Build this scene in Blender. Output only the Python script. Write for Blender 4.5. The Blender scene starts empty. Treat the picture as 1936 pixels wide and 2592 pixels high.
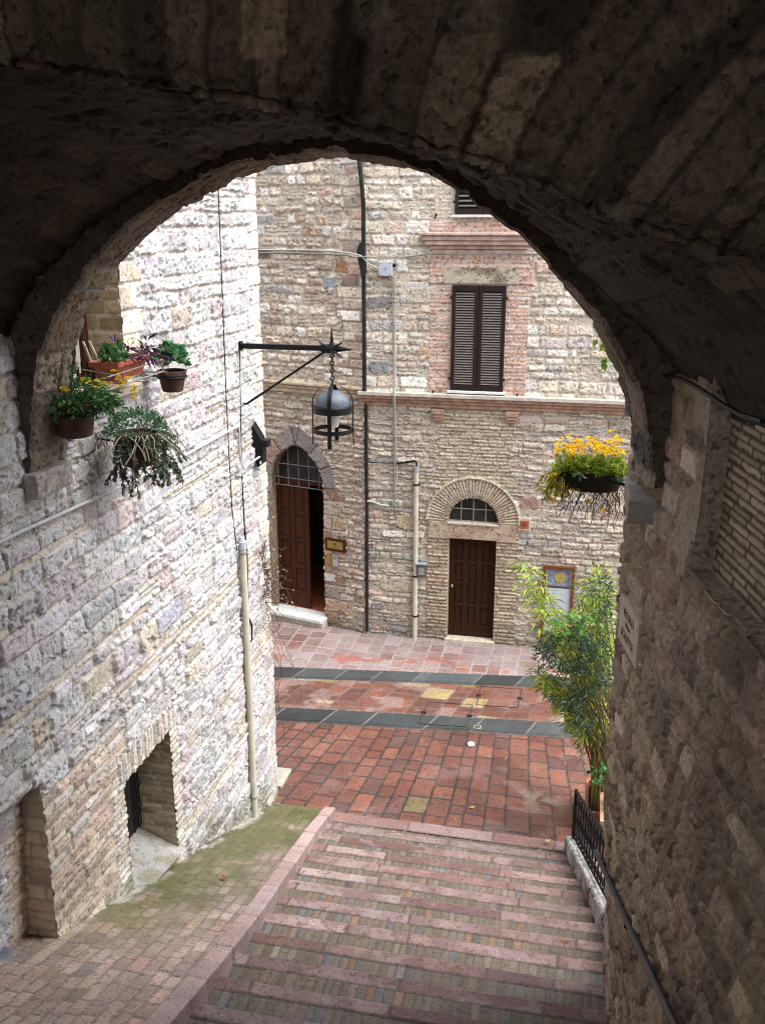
import bpy, bmesh, math, random
import numpy as np
from mathutils import Vector, Matrix

# ------------------------------------------------------------------ camera, sky, sun
SC = bpy.context.scene
COL = SC.collection
F, CX, CY, HC = 2400.0, 968.0, 1296.0, 7.5
PIT, YAW = math.radians(17), math.radians(12.2)
FW = np.array([-math.sin(YAW) * math.cos(PIT), math.cos(YAW) * math.cos(PIT), -math.sin(PIT)])
RT = np.array([math.cos(YAW), math.sin(YAW), 0.0])
UP = np.cross(RT, FW)
CAMP = np.array([0, 0, HC])
cd = bpy.data.cameras.new('camera')
cd.sensor_fit = 'VERTICAL'; cd.sensor_height = 36; cd.lens = 36 * F / 2592
cd.clip_start = 0.05; cd.clip_end = 500
cam = bpy.data.objects.new('camera', cd); COL.objects.link(cam)
cam.matrix_world = Matrix(((RT[0], UP[0], -FW[0], 0), (RT[1], UP[1], -FW[1], 0), (RT[2], UP[2], -FW[2], HC), (0, 0, 0, 1)))
SC.camera = cam

W = bpy.data.worlds.new('World'); SC.world = W; W.use_nodes = True
nt = W.node_tree; bg = nt.nodes['Background']
sky = nt.nodes.new('ShaderNodeTexSky'); sky.sky_type = 'NISHITA'; sky.sun_disc = False
SUN_EL, SUN_AZ = math.radians(62), math.radians(94)     # azimuth clockwise from +Y
sky.sun_elevation = SUN_EL; sky.sun_rotation = SUN_AZ
sky.air_density = 1.0; sky.dust_density = 3.0
hs = nt.nodes.new('ShaderNodeHueSaturation'); hs.inputs['Saturation'].default_value = 0.35
nt.links.new(sky.outputs[0], hs.inputs['Color']); nt.links.new(hs.outputs[0], bg.inputs[0])
bg.inputs[1].default_value = 0.15
sl = bpy.data.lights.new('sun', 'SUN'); sl.energy = 1.05; sl.angle = math.radians(60); sl.color = (1, .99, .98)
so = bpy.data.objects.new('sun', sl); COL.objects.link(so)
sd = Vector((math.sin(SUN_AZ) * math.cos(SUN_EL), math.cos(SUN_AZ) * math.cos(SUN_EL), math.sin(SUN_EL)))
so.rotation_euler = sd.to_track_quat('Z', 'Y').to_euler()
SC.view_settings.view_transform = 'Standard'; SC.view_settings.look = 'None'
SC.view_settings.exposure = 1.97; SC.view_settings.gamma = 1
SC.cycles.filter_width = 1.0; SC.cycles.use_denoising = True
SC.cycles.max_bounces = 8; SC.cycles.diffuse_bounces = 5

# ------------------------------------------------------------------ helpers
def ray(x, y): return FW + RT * (x - CX) / F + UP * (CY - y) / F
def atp(x, y, p, n):
    d = ray(x, y); n = np.array(n, float)
    return CAMP + d * (np.dot(np.array(p, float) - CAMP, n) / np.dot(d, n))
def atX(x, y, X): return atp(x, y, (X, 0, 0), (1, 0, 0))
def atY(x, y, Y): return atp(x, y, (0, Y, 0), (0, 1, 0))
def atZ(x, y, Z): return atp(x, y, (0, 0, Z), (0, 0, 1))

rng = np.random.RandomState(7)
R = random.Random(3)
TAB = np.random.RandomState(1).rand(512, 512)
def vn(x, y, s=0):
    x = np.asarray(x, float) + s * 17.31; y = np.asarray(y, float) + s * 7.77
    ix = np.floor(x).astype(int); iy = np.floor(y).astype(int)
    fx = x - ix; fy = y - iy
    fx = fx * fx * (3 - 2 * fx); fy = fy * fy * (3 - 2 * fy)
    a = TAB[ix & 511, iy & 511]; b = TAB[(ix + 1) & 511, iy & 511]
    c = TAB[ix & 511, (iy + 1) & 511]; d = TAB[(ix + 1) & 511, (iy + 1) & 511]
    return a + (b - a) * fx + (c - a) * fy + (a - b - c + d) * fx * fy
def fbm(x, y, s=0, o=3):
    t = 0; a = .5; n = 0
    for i in range(o):
        t = t + a * vn(x * 2 ** i, y * 2 ** i, s + i * 3); n += a; a *= .55
    return t / n
def sst(a, b, x):
    t = np.clip((x - a) / (b - a), 0, 1); return t * t * (3 - 2 * t)
def lerp(a, b, t): return a + (b - a) * t

def tag(o, label=None, cat=None, group=None, kind=None):
    if label: o['label'] = label
    if cat: o['category'] = cat
    if group: o['group'] = group
    if kind: o['kind'] = kind
    return o
def thing(name, label, cat, loc=(0, 0, 0), group=None):
    o = bpy.data.objects.new(name, None); COL.objects.link(o); o.location = loc
    o.empty_display_size = .1
    return tag(o, label, cat, group)
def wloc(o):
    v = Vector((0, 0, 0))
    while o is not None:
        v += o.location; o = o.parent
    return v
def link(name, me, mat=None, parent=None):
    o = bpy.data.objects.new(name, me); COL.objects.link(o)
    if mat: me.materials.append(mat)
    if parent is not None:
        off = wloc(parent)
        if off.length > 0: me.transform(Matrix.Translation(-off))
        o.parent = parent
    return o

# ---- materials
def mat_new(name):
    m = bpy.data.materials.new(name); m.use_nodes = True
    return m, m.node_tree, m.node_tree.nodes['Principled BSDF']
def node(t, ty, **k):
    n = t.nodes.new(ty)
    for a, b in k.items(): setattr(n, a, b)
    return n
def stone_mat(name, rough=.85, fine=60, amt=.35, bump=.5, dist=.01, pits=0.0, spec=.3, wet=0.0):
    m, t, p = mat_new(name); L = t.links
    at = node(t, 'ShaderNodeAttribute', attribute_name='Col')
    g = node(t, 'ShaderNodeNewGeometry')
    n1 = node(t, 'ShaderNodeTexNoise'); n1.inputs['Scale'].default_value = fine; n1.inputs['Detail'].default_value = 5; n1.inputs['Roughness'].default_value = .65
    L.new(g.outputs['Position'], n1.inputs['Vector'])
    mr = node(t, 'ShaderNodeMapRange'); mr.inputs[1].default_value = .3; mr.inputs[2].default_value = .7
    mr.inputs[3].default_value = 1 - amt; mr.inputs[4].default_value = 1 + amt
    L.new(n1.outputs['Fac'], mr.inputs[0])
    mx = node(t, 'ShaderNodeVectorMath', operation='SCALE')
    L.new(at.outputs['Color'], mx.inputs[0]); L.new(mr.outputs[0], mx.inputs['Scale'])
    last = mx.outputs[0]; hgt = n1.outputs['Fac']
    if pits > 0:
        v = node(t, 'ShaderNodeTexNoise'); v.inputs['Scale'].default_value = fine * .55; v.inputs['Detail'].default_value = 3
        L.new(g.outputs['Position'], v.inputs['Vector'])
        r2 = node(t, 'ShaderNodeMapRange'); r2.inputs[1].default_value = .34; r2.inputs[2].default_value = .42; r2.inputs[3].default_value = 1 - pits; r2.inputs[4].default_value = 1
        L.new(v.outputs['Fac'], r2.inputs[0])
        m2 = node(t, 'ShaderNodeVectorMath', operation='SCALE'); L.new(last, m2.inputs[0]); L.new(r2.outputs[0], m2.inputs['Scale']); last = m2.outputs[0]
        ad = node(t, 'ShaderNodeMath', operation='MULTIPLY_ADD'); L.new(r2.outputs[0], ad.inputs[0]); ad.inputs[1].default_value = 1.2; L.new(hgt, ad.inputs[2]); hgt = ad.outputs[0]
    L.new(last, p.inputs['Base Color'])
    b = node(t, 'ShaderNodeBump'); b.inputs['Strength'].default_value = bump; b.inputs['Distance'].default_value = dist
    L.new(hgt, b.inputs['Height']); L.new(b.outputs[0], p.inputs['Normal'])
    p.inputs['Roughness'].default_value = rough; p.inputs['Specular IOR Level'].default_value = spec
    if wet > 0:
        n3 = node(t, 'ShaderNodeTexNoise'); n3.inputs['Scale'].default_value = 1.3; n3.inputs['Detail'].default_value = 4
        L.new(g.outputs['Position'], n3.inputs['Vector'])
        r3 = node(t, 'ShaderNodeMapRange'); r3.inputs[1].default_value = .42; r3.inputs[2].default_value = .58; r3.inputs[3].default_value = rough - wet; r3.inputs[4].default_value = rough
        L.new(n3.outputs['Fac'], r3.inputs[0]); L.new(r3.outputs[0], p.inputs['Roughness'])
    return m
def flat_mat(name, col, rough=.6, var=.25, scale=25, metal=0, bump=.15, spec=.4, stretch=None, attr=False):
    m, t, p = mat_new(name); L = t.links
    g = node(t, 'ShaderNodeNewGeometry')
    n1 = node(t, 'ShaderNodeTexNoise'); n1.inputs['Scale'].default_value = scale; n1.inputs['Detail'].default_value = 5
    src = g.outputs['Position']
    if stretch:
        mp = node(t, 'ShaderNodeMapping'); mp.inputs['Scale'].default_value = stretch; L.new(src, mp.inputs['Vector']); src = mp.outputs[0]
    L.new(src, n1.inputs['Vector'])
    mr = node(t, 'ShaderNodeMapRange'); mr.inputs[1].default_value = .3; mr.inputs[2].default_value = .7; mr.inputs[3].default_value = 1 - var; mr.inputs[4].default_value = 1 + var
    L.new(n1.outputs['Fac'], mr.inputs[0])
    mx = node(t, 'ShaderNodeVectorMath', operation='SCALE')
    if attr:
        at = node(t, 'ShaderNodeAttribute', attribute_name='Col'); L.new(at.outputs['Color'], mx.inputs[0])
    else: mx.inputs[0].default_value = col
    L.new(mr.outputs[0], mx.inputs['Scale']); L.new(mx.outputs[0], p.inputs['Base Color'])
    if bump:
        b = node(t, 'ShaderNodeBump'); b.inputs['Strength'].default_value = bump; b.inputs['Distance'].default_value = .004
        L.new(n1.outputs['Fac'], b.inputs['Height']); L.new(b.outputs[0], p.inputs['Normal'])
    p.inputs['Roughness'].default_value = rough; p.inputs['Metallic'].default_value = metal; p.inputs['Specular IOR Level'].default_value = spec
    return m
def leaf_mat(name):
    m = flat_mat(name, (0, 0, 0), rough=.5, var=.2, scale=40, bump=0, spec=.35, attr=True)
    p = m.node_tree.nodes['Principled BSDF']
    p.inputs['Transmission Weight'].default_value = 0
    p.inputs['Subsurface Weight'].default_value = 0
    t = m.node_tree; tr = node(t, 'ShaderNodeBsdfTranslucent'); mixs = node(t, 'ShaderNodeMixShader'); mixs.inputs[0].default_value = .3
    src = p.inputs['Base Color'].links[0].from_socket
    t.links.new(src, tr.inputs['Color'])
    out = [n for n in t.nodes if n.type == 'OUTPUT_MATERIAL'][0]
    t.links.new(p.outputs[0], mixs.inputs[1]); t.links.new(tr.outputs[0], mixs.inputs[2]); t.links.new(mixs.outputs[0], out.inputs['Surface'])
    return m

M = dict(
    wall=stone_mat('pale_rubble', fine=48, amt=.22, bump=.8, dist=.016, pits=.38),
    facade=stone_mat('warm_rubble', fine=34, amt=.25, bump=1.0, dist=.022, pits=.42),
    sidewall=stone_mat('side_wall_stone', fine=34, amt=.3, bump=.7, dist=.014, pits=.3),
    tunnel=stone_mat('tunnel_stone', fine=38, amt=.45, bump=1.0, dist=.016, pits=.45),
    paver=stone_mat('paver_stone', rough=.62, fine=50, amt=.3, bump=.35, dist=.006, pits=.55, spec=.45, wet=.25),
    stair=stone_mat('stair_stone', rough=.7, fine=70, amt=.35, bump=.7, dist=.006, pits=.45, spec=.4, wet=.2),
    brick=stone_mat('brick_course', fine=60, amt=.2, bump=.5, dist=.008),
    black=flat_mat('black_iron', (.006, .006, .007), rough=.5, var=.4, spec=.2),
    wood=flat_mat('dark_wood', (.030, .011, .005), rough=.6, spec=.12, var=.45, scale=9, stretch=(9, 9, .7), bump=.3),
    wood2=flat_mat('redder_wood', (.050, .017, .008), rough=.55, spec=.12, var=.45, scale=9, stretch=(9, 9, .7), bump=.3),
    shutter=flat_mat('shutter_paint', (.018, .010, .008), rough=.5, var=.3, spec=.25),
    slat=flat_mat('slat_skylit', (.15, .125, .11), rough=.5, var=.25, spec=.45),  # lighter than the shutter frame: sky light on the slats put into the colour
    dark=flat_mat('dark_interior', (.012, .01, .009), rough=.9, bump=0),
    glass=flat_mat('dusty_pane', (.03, .032, .03), rough=.3, var=.4, scale=8, bump=0, spec=.25),
    paleglass=flat_mat('pale_pane', (.42, .44, .38), rough=.3, var=.1, bump=0),
    terra=flat_mat('terracotta', (.32, .085, .045), rough=.7, var=.25, scale=18),
    shadedterra=flat_mat('shaded_old_terracotta', (.06, .03, .02), rough=.85, var=.4, scale=16),  # old clay, its colour darkened for the shadow the pots sit in
    soil=flat_mat('soil', (.03, .02, .013), rough=1, var=.5, scale=60),
    pvc=flat_mat('cream_pipe', (.47, .45, .36), rough=.5, var=.12, scale=6),
    greypl=flat_mat('grey_plastic', (.42, .44, .5), rough=.45, var=.08),
    cable=flat_mat('grey_cable', (.22, .21, .18), rough=.6, var=.2),
    palecable=flat_mat('pale_conduit', (.45, .46, .44), rough=.45, var=.15),
    ironpipe=flat_mat('rusty_downpipe', (.016, .016, .015), rough=.7, spec=.2, var=.5, scale=10),
    marble=flat_mat('white_marble', (.62, .62, .58), rough=.5, var=.12, scale=8),
    travert=flat_mat('travertine', (.46, .40, .31), rough=.75, var=.3, scale=14, bump=.4),
    brass=flat_mat('brass_plate', (.30, .19, .045), rough=.45, var=.2, metal=.3),
    steel=flat_mat('steel_plate', (.38, .41, .44), rough=.4, var=.1, metal=.4),
    domezinc=flat_mat('zinc_dome', (.085, .105, .13), rough=.5, var=.3, scale=60, spec=.3),
    milk=flat_mat('milk_glass', (.62, .62, .58), rough=.25, var=.05, bump=0),
    leaf=leaf_mat('leaf'), stem=flat_mat('stem', (.06, .04, .02), rough=.8),
    cane=flat_mat('bamboo_cane', (.17, .14, .035), rough=.5, var=.4, scale=12),
    twig=flat_mat('dry_twig', (.10, .055, .04), rough=.9),
    frame=flat_mat('varnished_wood', (.13, .045, .014), rough=.4, var=.3, scale=8, stretch=(6, 6, 1)),
    slab=flat_mat('sign_stone', (.52, .45, .36), rough=.75, var=.14, scale=20, bump=.3),
    ink=flat_mat('incised_letter', (.07, .045, .025), rough=.9, bump=0),
    paper=flat_mat('paper', (.75, .75, .78), rough=.8, var=.05),
    redfloor=flat_mat('red_floor', (.30, .085, .04), rough=.5, var=.2),
)

# ---- grid meshes with one stone colour per vertex
def grid_mesh(name, P, col, mat, parent=None, drop=None):
    n, m = P.shape[:2]
    me = bpy.data.meshes.new(name)
    idx = np.arange(n * m).reshape(n, m)
    f = np.stack([idx[:-1, :-1], idx[1:, :-1], idx[1:, 1:], idx[:-1, 1:]], -1).reshape(-1, 4)
    if drop is not None:
        d = (drop[:-1, :-1] & drop[1:, :-1] & drop[1:, 1:] & drop[:-1, 1:]).ravel(); f = f[~d]
    me.vertices.add(n * m); me.vertices.foreach_set('co', P.reshape(-1).astype(np.float32))
    q = len(f)
    me.loops.add(q * 4); me.loops.foreach_set('vertex_index', f.ravel().astype(np.int32))
    me.polygons.add(q); me.polygons.foreach_set('loop_start', np.arange(0, q * 4, 4, dtype=np.int32))
    me.polygons.foreach_set('use_smooth', np.ones(q, bool))
    me.update(calc_edges=True)
    setcol(me, col.reshape(-1, 3))
    return link(name, me, mat, parent)
def setcol(me, c):
    a = me.color_attributes.new('Col', 'FLOAT_COLOR', 'POINT')
    rgba = np.ones((len(c), 4), np.float32); rgba[:, :3] = np.clip(c, 0.002, 1)
    a.data.foreach_set('color', rgba.ravel())

def pick(pal, r):
    w = np.cumsum([p[0] for p in pal]); w = w / w[-1]
    return np.array([p[1] for p in pal])[np.searchsorted(w, r).clip(0, len(pal) - 1)]

def courses(U, V, seed, rh, bw, pal, mort, joint=.012, bev=.014, off=.008, rough=.006, fr=14, wav=.012, wsc=2.2, split=0.0, jit=.14, dome=0.0, tilt=.0, edge=.006, pit=0.0, mot=.16):
    rs = np.random.RandomState(seed)
    Uw = U + wav * 1.3 * (fbm(U * wsc, V * wsc * 1.5, seed + 1) - .5) * 2 + edge * (vn(U * 30, V * 30, seed) - .5) * 2
    Vw = V + wav * (fbm(U * wsc * .7, V * wsc, seed + 2) - .5) * 2 + edge * (vn(U * 30, V * 30, seed + 5) - .5) * 2
    u0, u1, v0, v1 = Uw.min() - 1, Uw.max() + 1, Vw.min() - .5, Vw.max() + .5
    rows = [v0]
    while rows[-1] < v1: rows.append(rows[-1] + rs.uniform(*rh))
    rows = np.array(rows)
    keys = []; BIG = (u1 - u0) + 50
    for i in range(len(rows)):
        x = u0 - rs.uniform(0, bw[1]); k = [x]
        hsc = 1.0 if i + 1 >= len(rows) else (rows[i + 1] - rows[i]) / (.5 * (rh[0] + rh[1]))
        while x < u1 + bw[1]:
            x += rs.uniform(*bw) * (.6 + .4 * hsc); k.append(x)
        keys.append(np.array(k) - u0 + i * BIG)
    K = np.concatenate(keys)
    r = np.clip(np.searchsorted(rows, Vw) - 1, 0, len(rows) - 2)
    kk = (Uw - u0) + r * BIG
    c = np.clip(np.searchsorted(K, kk) - 1, 0, len(K) - 2)
    a, b = K[c], K[c + 1]
    lo, hi = rows[r], rows[r + 1]
    ns = np.where(rs.rand(len(K)) < split, rs.randint(2, 4, len(K)), 1)[c]
    t = (Vw - lo) / (hi - lo) * ns; sub = np.clip(np.floor(t), 0, 3).astype(int)
    hh = (hi - lo) / ns; lv = (t - sub) * hh
    # a split cell may also be halved along its length
    half = (rs.rand(len(K) * 4) < (.55 if split > 0 else 0))
    cid = c * 4 + np.minimum(sub, ns - 1)
    dohalf = half[cid] & (ns > 1)
    fr_ = rs.uniform(.35, .65, len(K) * 4)[cid]
    mid = a + (b - a) * fr_
    right = dohalf & (kk > mid)
    aa = np.where(right, mid, a); bb = np.where(dohalf & ~right, mid, b)
    cid = cid * 2 + right
    du = np.minimum(kk - aa, bb - kk); dv = np.minimum(lv, hh - lv)
    rad = np.minimum(.022 + dome, .4 * np.minimum(hh, bb - aa))
    qx = np.maximum(rad - du, 0); qy = np.maximum(rad - dv, 0)
    d = np.where((qx > 0) & (qy > 0), rad - np.sqrt(qx * qx + qy * qy), np.minimum(du, dv))
    m = sst(joint * .5, joint * .5 + bev, d)
    NR = len(K) * 8
    ro = rs.uniform(-1, 1, NR)[cid]; rt = rs.uniform(-1, 1, NR)[cid]; rt2 = rs.uniform(-1, 1, NR)[cid]
    cu = (kk - (aa + bb) / 2) / (bb - aa + 1e-6); cv = (lv - hh / 2) / hh
    h = m * (off * (1.0 + .7 * ro) + tilt * (rt * cu + rt2 * cv) + dome * .6 * (1 - 2 * np.abs(cu) ** 2.5 - 1.6 * np.abs(cv) ** 2.5).clip(-.5, 1))
    rn = fbm(U * fr, V * fr, seed + 9, 4) - .5
    ra = rs.uniform(.35, 1.3, NR)[cid]
    h = h + m * rough * 2 * rn * ra + (1 - m) * .003 * (vn(U * 40, V * 40, seed + 3) - .5)
    if pit:
        pn = fbm(U * fr * 1.4, V * fr * 1.4, seed + 31, 3); h = h - m * pit * sst(.55, .72, pn) * ra
    base = pick(pal, rs.rand(NR))
    base = base * (1 + jit * rs.randn(NR, 1)).clip(.6, 1.45) * (1 + .016 * rs.randn(NR, 3))
    col = base[cid]
    mo = (fbm(U * 7, V * 7, seed + 12, 3) - .5) * 2
    col = col * (1 + mot * mo)[..., None]
    mcol = np.array(mort)[None, None] * (1 + .15 * (fbm(U * 5, V * 5, seed + 21) - .5) * 2)[..., None]
    return h, lerp(mcol, col, m[..., None])

def mb_basis(p): return p

class Surf:
    def __init__(s, u0, u1, v0, v1, res, rv=None):
        n = int(round((u1 - u0) / res)) + 1; m = int(round((v1 - v0) / (rv or res))) + 1
        s.U, s.V = np.meshgrid(np.linspace(u0, u1, n), np.linspace(v0, v1, m), indexing='ij')
        s.h = np.zeros((n, m)); s.c = np.ones((n, m, 3)) * .3; s.drop = np.zeros((n, m), bool)
    def put(s, mask, hc, add=0.0):
        s.h[mask] = hc[0][mask] + add; s.c[mask] = hc[1][mask]
    def rect(s, a, b, c, d): return (s.U >= a) & (s.U <= b) & (s.V >= c) & (s.V <= d)
    def paint(s, mask, rgb, h=None):
        s.c[mask] = rgb
        if h is not None: s.h[mask] = h

# ---- part meshes
class MB:
    def __init__(s): s.v = []; s.f = []
    def add(s, vs, fs):
        n = len(s.v); s.v += [tuple(map(float, q)) for q in vs]; s.f += [tuple(i + n for i in q) for q in fs]; return s
    def box(s, lo, hi, fr=None):
        (a, b, c), (d, e, g) = lo, hi
        vs = [(a, b, c), (d, b, c), (d, e, c), (a, e, c), (a, b, g), (d, b, g), (d, e, g), (a, e, g)]
        if fr is not None: vs = [fr(*q) for q in vs]
        return s.add(vs, [(0, 3, 2, 1), (4, 5, 6, 7), (0, 1, 5, 4), (1, 2, 6, 5), (2, 3, 7, 6), (3, 0, 4, 7)])
    def tube(s, path, r, n=8, cap=True):
        P = [Vector(tuple(map(float, p))) for p in path]; k = len(P)
        rs = list(r) if hasattr(r, '__len__') else [r] * k
        t0 = (P[1] - P[0]).normalized()
        nn = t0.orthogonal().normalized(); vs = []; fs = []
        for i in range(k):
            t = ((P[min(i + 1, k - 1)] - P[max(i - 1, 0)])).normalized()
            nn = (nn - t * nn.dot(t)); nn = nn.normalized() if nn.length > 1e-6 else t.orthogonal().normalized()
            b = t.cross(nn)
            for j in range(n):
                a = 2 * math.pi * j / n; vs.append(P[i] + (nn * math.cos(a) + b * math.sin(a)) * rs[i])
        for i in range(k - 1):
            for j in range(n):
                fs.append((i * n + j, i * n + (j + 1) % n, (i + 1) * n + (j + 1) % n, (i + 1) * n + j))
        if cap: fs += [tuple(range(n - 1, -1, -1)), tuple((k - 1) * n + j for j in range(n))]
        return s.add(vs, fs)
    def ring(s, c, R_, r, ax=(0, 0, 1), n=24, sc=(1, 1), k=6):
        ax = Vector(ax).normalized(); e1 = ax.orthogonal().normalized(); e2 = ax.cross(e1); c = Vector(c)
        vs = []; fs = []
        for i in range(n):
            a = 2 * math.pi * i / n; d = e1 * math.cos(a) * sc[0] + e2 * math.sin(a) * sc[1]
            dn = d.normalized()
            for j in range(k):
                b = 2 * math.pi * j / k; vs.append(c + d * R_ + dn * r * math.cos(b) + ax * r * math.sin(b))
        for i in range(n):
            for j in range(k):
                fs.append((i * k + j, ((i + 1) % n) * k + j, ((i + 1) % n) * k + (j + 1) % k, i * k + (j + 1) % k))
        return s.add(vs, fs)
    def lathe(s, c, prof, n=28, sx=1, sy=1, cap=True):
        c = Vector(c); vs = []; fs = []; k = len(prof)
        for (r, z) in prof:
            for j in range(n):
                a = 2 * math.pi * j / n; vs.append(c + Vector((r * sx * math.cos(a), r * sy * math.sin(a), z)))
        for i in range(k - 1):
            for j in range(n): fs.append((i * n + j, i * n + (j + 1) % n, (i + 1) * n + (j + 1) % n, (i + 1) * n + j))
        if cap: fs += [tuple(range(n - 1, -1, -1)), tuple((k - 1) * n + j for j in range(n))]
        return s.add(vs, fs)
    def prism(s, poly, fr, d0, d1):
        n = len(poly); vs = [fr(a, d0, b) for a, b in poly] + [fr(a, d1, b) for a, b in poly]
        fs = [tuple(range(n)), tuple(range(2 * n - 1, n - 1, -1))] + [(i, i + n, (i + 1) % n + n, (i + 1) % n) for i in range(n)]
        return s.add(vs, fs)
    def build(s, name, mat, parent=None, smooth=False, bevel=0, seg=2, fix=True):
        me = bpy.data.meshes.new(name); me.from_pydata(s.v, [], s.f)
        if fix:
            bm = bmesh.new(); bm.from_mesh(me); bmesh.ops.recalc_face_normals(bm, faces=bm.faces[:])
            bm.to_mesh(me); bm.free()
        if smooth:
            me.polygons.foreach_set('use_smooth', np.ones(len(me.polygons), bool))
            try: me.set_sharp_from_angle(angle=math.radians(40))
            except Exception: pass
        o = link(name, me, mat, parent)
        if bevel:
            b = o.modifiers.new('bevel', 'BEVEL'); b.width = bevel; b.segments = seg; b.limit_method = 'ANGLE'; b.angle_limit = math.radians(40)
        return o

def leaves(name, pos, dr, ln, wd, cols, parent, mat=None, fold=.25, droop=.15):
    pos = np.asarray(pos, float); dr = np.asarray(dr, float); N = len(pos)
    dr = dr / np.linalg.norm(dr, axis=1, keepdims=True)
    rv = rng.randn(N, 3); sd_ = np.cross(dr, rv); sd_ /= np.linalg.norm(sd_, axis=1, keepdims=True) + 1e-9
    up = np.cross(sd_, dr)
    ln = np.broadcast_to(ln, (N,))[:, None]; wd = np.broadcast_to(wd, (N,))[:, None]
    dn = np.array([0, 0, -1.0])
    v = np.stack([pos, pos + dr * ln * .45 + sd_ * wd * .5 + up * fold * wd, pos + dr * ln + dn * droop * ln, pos + dr * ln * .45 - sd_ * wd * .5 + up * fold * wd,
                  pos + dr * ln * .5 + dn * droop * .3 * ln], 1).reshape(-1, 3)
    i = np.arange(N)[:, None] * 5
    f = np.concatenate([i + np.array([[0, 1, 4]]), i + np.array([[1, 2, 4]]), i + np.array([[4, 2, 3]]), i + np.array([[0, 4, 3]])], 0)
    me = bpy.data.meshes.new(name); me.from_pydata(v.tolist(), [], f.tolist())
    setcol(me, np.repeat(np.asarray(cols), 5, 0))
    return link(name, me, mat or M['leaf'], parent)
def rdir(n, up=.3):
    d = rng.randn(n, 3); d /= np.linalg.norm(d, axis=1, keepdims=True); d[:, 2] += up
    return d
def lcol(n, cs, j=.25):
    cs = np.array(cs); c = cs[rng.randint(0, len(cs), n)]
    return c * (1 + j * rng.randn(n, 1)).clip(.4, 1.8)
def text_mesh(name, s, size, ext, mat, parent, frame, wscale=1.0):
    cu = bpy.data.curves.new('t', 'FONT'); cu.body = s; cu.size = size; cu.extrude = ext; cu.align_x = 'CENTER'; cu.align_y = 'CENTER'; cu.resolution_u = 3
    cu.offset = 0
    o = bpy.data.objects.new('t', cu); COL.objects.link(o)
    me = bpy.data.meshes.new_from_object(o); bpy.data.objects.remove(o)
    me.transform(Matrix.Diagonal((wscale, 1, 1, 1))); me.transform(frame)
    return link(name, me, mat, parent)

# ------------------------------------------------------------------ ground, street, stairs, ramp
def SPL(Y): return .419 * (10.45 - Y)
RUN, RISE = .463, .194
KY = [1.0, 3.0, 4.5, 5.4, 6.7, 8.1, 9.5, 10.48]; KX = [-2.28, -2.31, -2.36, -2.41, -2.52, -2.68, -2.84, -2.92]
def kerb_in(Y): return np.interp(Y, KY, KX)
def kerb_w(Y): return np.interp(Y, [4, 10.4], [.15, .13])

g = MB().box((-60, 4, -.5), (60, 80, -.06)); tag(g.build('ground', flat_mat('earth', (.16, .10, .085), rough=.9)), kind='structure')

S = Surf(-6.2, 2.4, 10.3, 16.35, .018)
X, Y = S.U, S.V
y2 = 12.63 + .1 * (X + 4.5); y1 = 14.05 + .131 * (X + 4.97)
Vp = X - (-.03 - .089 * (X + 1.1)) * (Y - 10.5)
red = [(3, (.145, .059, .040)), (3, (.128, .054, .039)), (2, (.165, .070, .047)), (1.4, (.105, .051, .041)), (.06, (.20, .15, .08))]
hc = courses(Y, Vp, 11, (.21, .36), (.2, .46), red, (.036, .03, .027), joint=.019, bev=.012, off=.006, rough=.004, wav=.015, edge=.004, mot=.2, tilt=.006, pit=.004)
S.put(np.ones_like(X, bool), hc)
wh = sst(.63, .72, fbm(X * 2.2, Y * 2.6, 77, 4)); S.c = lerp(S.c, np.array([.22, .15, .135]), (.25 * wh)[..., None])
grm = sst(.6, .2, np.hypot((X + .35) / .9, (Y - 11.3) / .7)); S.c = lerp(S.c, np.array([.27, .20, .16]), (.55 * grm * sst(.4, .6, fbm(X * 6, Y * 6, 5)))[..., None])
mixp = red[:3] + [(.9, (.24, .175, .085)), (.6, (.25, .24, .21)), (1.0, (.20, .115, .095))]
hc = courses(Y, X - .25 * (Y - 13), 12, (.26, .5), (.15, .42), mixp, (.12, .09, .08), joint=.014, off=.006, rough=.004, wav=.02, edge=.004, mot=.25, tilt=.006, pit=.004)
S.put((Y > y2) & (Y < y1 + .2), hc)
wh2 = sst(.58, .7, fbm(X * 3, Y * 4, 78, 4)) * ((Y > y2) & (Y < y1)); S.c = lerp(S.c, np.array([.27, .20, .18]), (.45 * wh2)[..., None])
pink = [(3, (.225, .155, .142)), (2, (.205, .132, .118)), (2, (.25, .19, .18)), (1, (.18, .095, .078))]
hc = courses(Y, X, 13, (.24, .34), (.2, .4), pink, (.33, .27, .25), joint=.012, off=.004, rough=.003, wav=.012, edge=.003, mot=.16)
S.put(Y > y1 + .2, hc)
dust = sst(.38, .62, fbm(X * 1.2, Y * 2, 79, 4)) * (Y > y1 + .2); S.c = lerp(S.c, np.array([.265, .22, .212]), (.55 * dust)[..., None])
rdp = sst(.62, .68, fbm(X * 2.5, Y * 4, 80, 4)) * sst(1.0, .4, Y - y1 - .43) * (Y > y1 + .43); S.c = lerp(S.c, np.array([.30, .09, .055]), (.7 * rdp)[..., None])
gry = [(3, (.044, .049, .051)), (2, (.056, .062, .063)), (1, (.036, .040, .041))]
for yy, sd_, wd in ((y2, 14, .48), (y1, 15, .43)):
    m = (Y > yy) & (Y < yy + wd)
    hc = courses(X - .35 * (Y - yy), (Y - yy) * .2 + .5, sd_, (5, 6), (.55, 1.05), gry, (.16, .14, .115), joint=.02, bev=.008, off=.004, rough=.002, wav=.004, edge=.003, mot=.12)
    S.put(m, hc); dd = np.minimum(Y - yy, yy + wd - Y)
    e = m & (dd < .022); S.c[e] = (.12, .10, .085); S.h[e] = -.006
    dk = m & (Y - yy < .09); S.c[dk] *= .72
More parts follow.
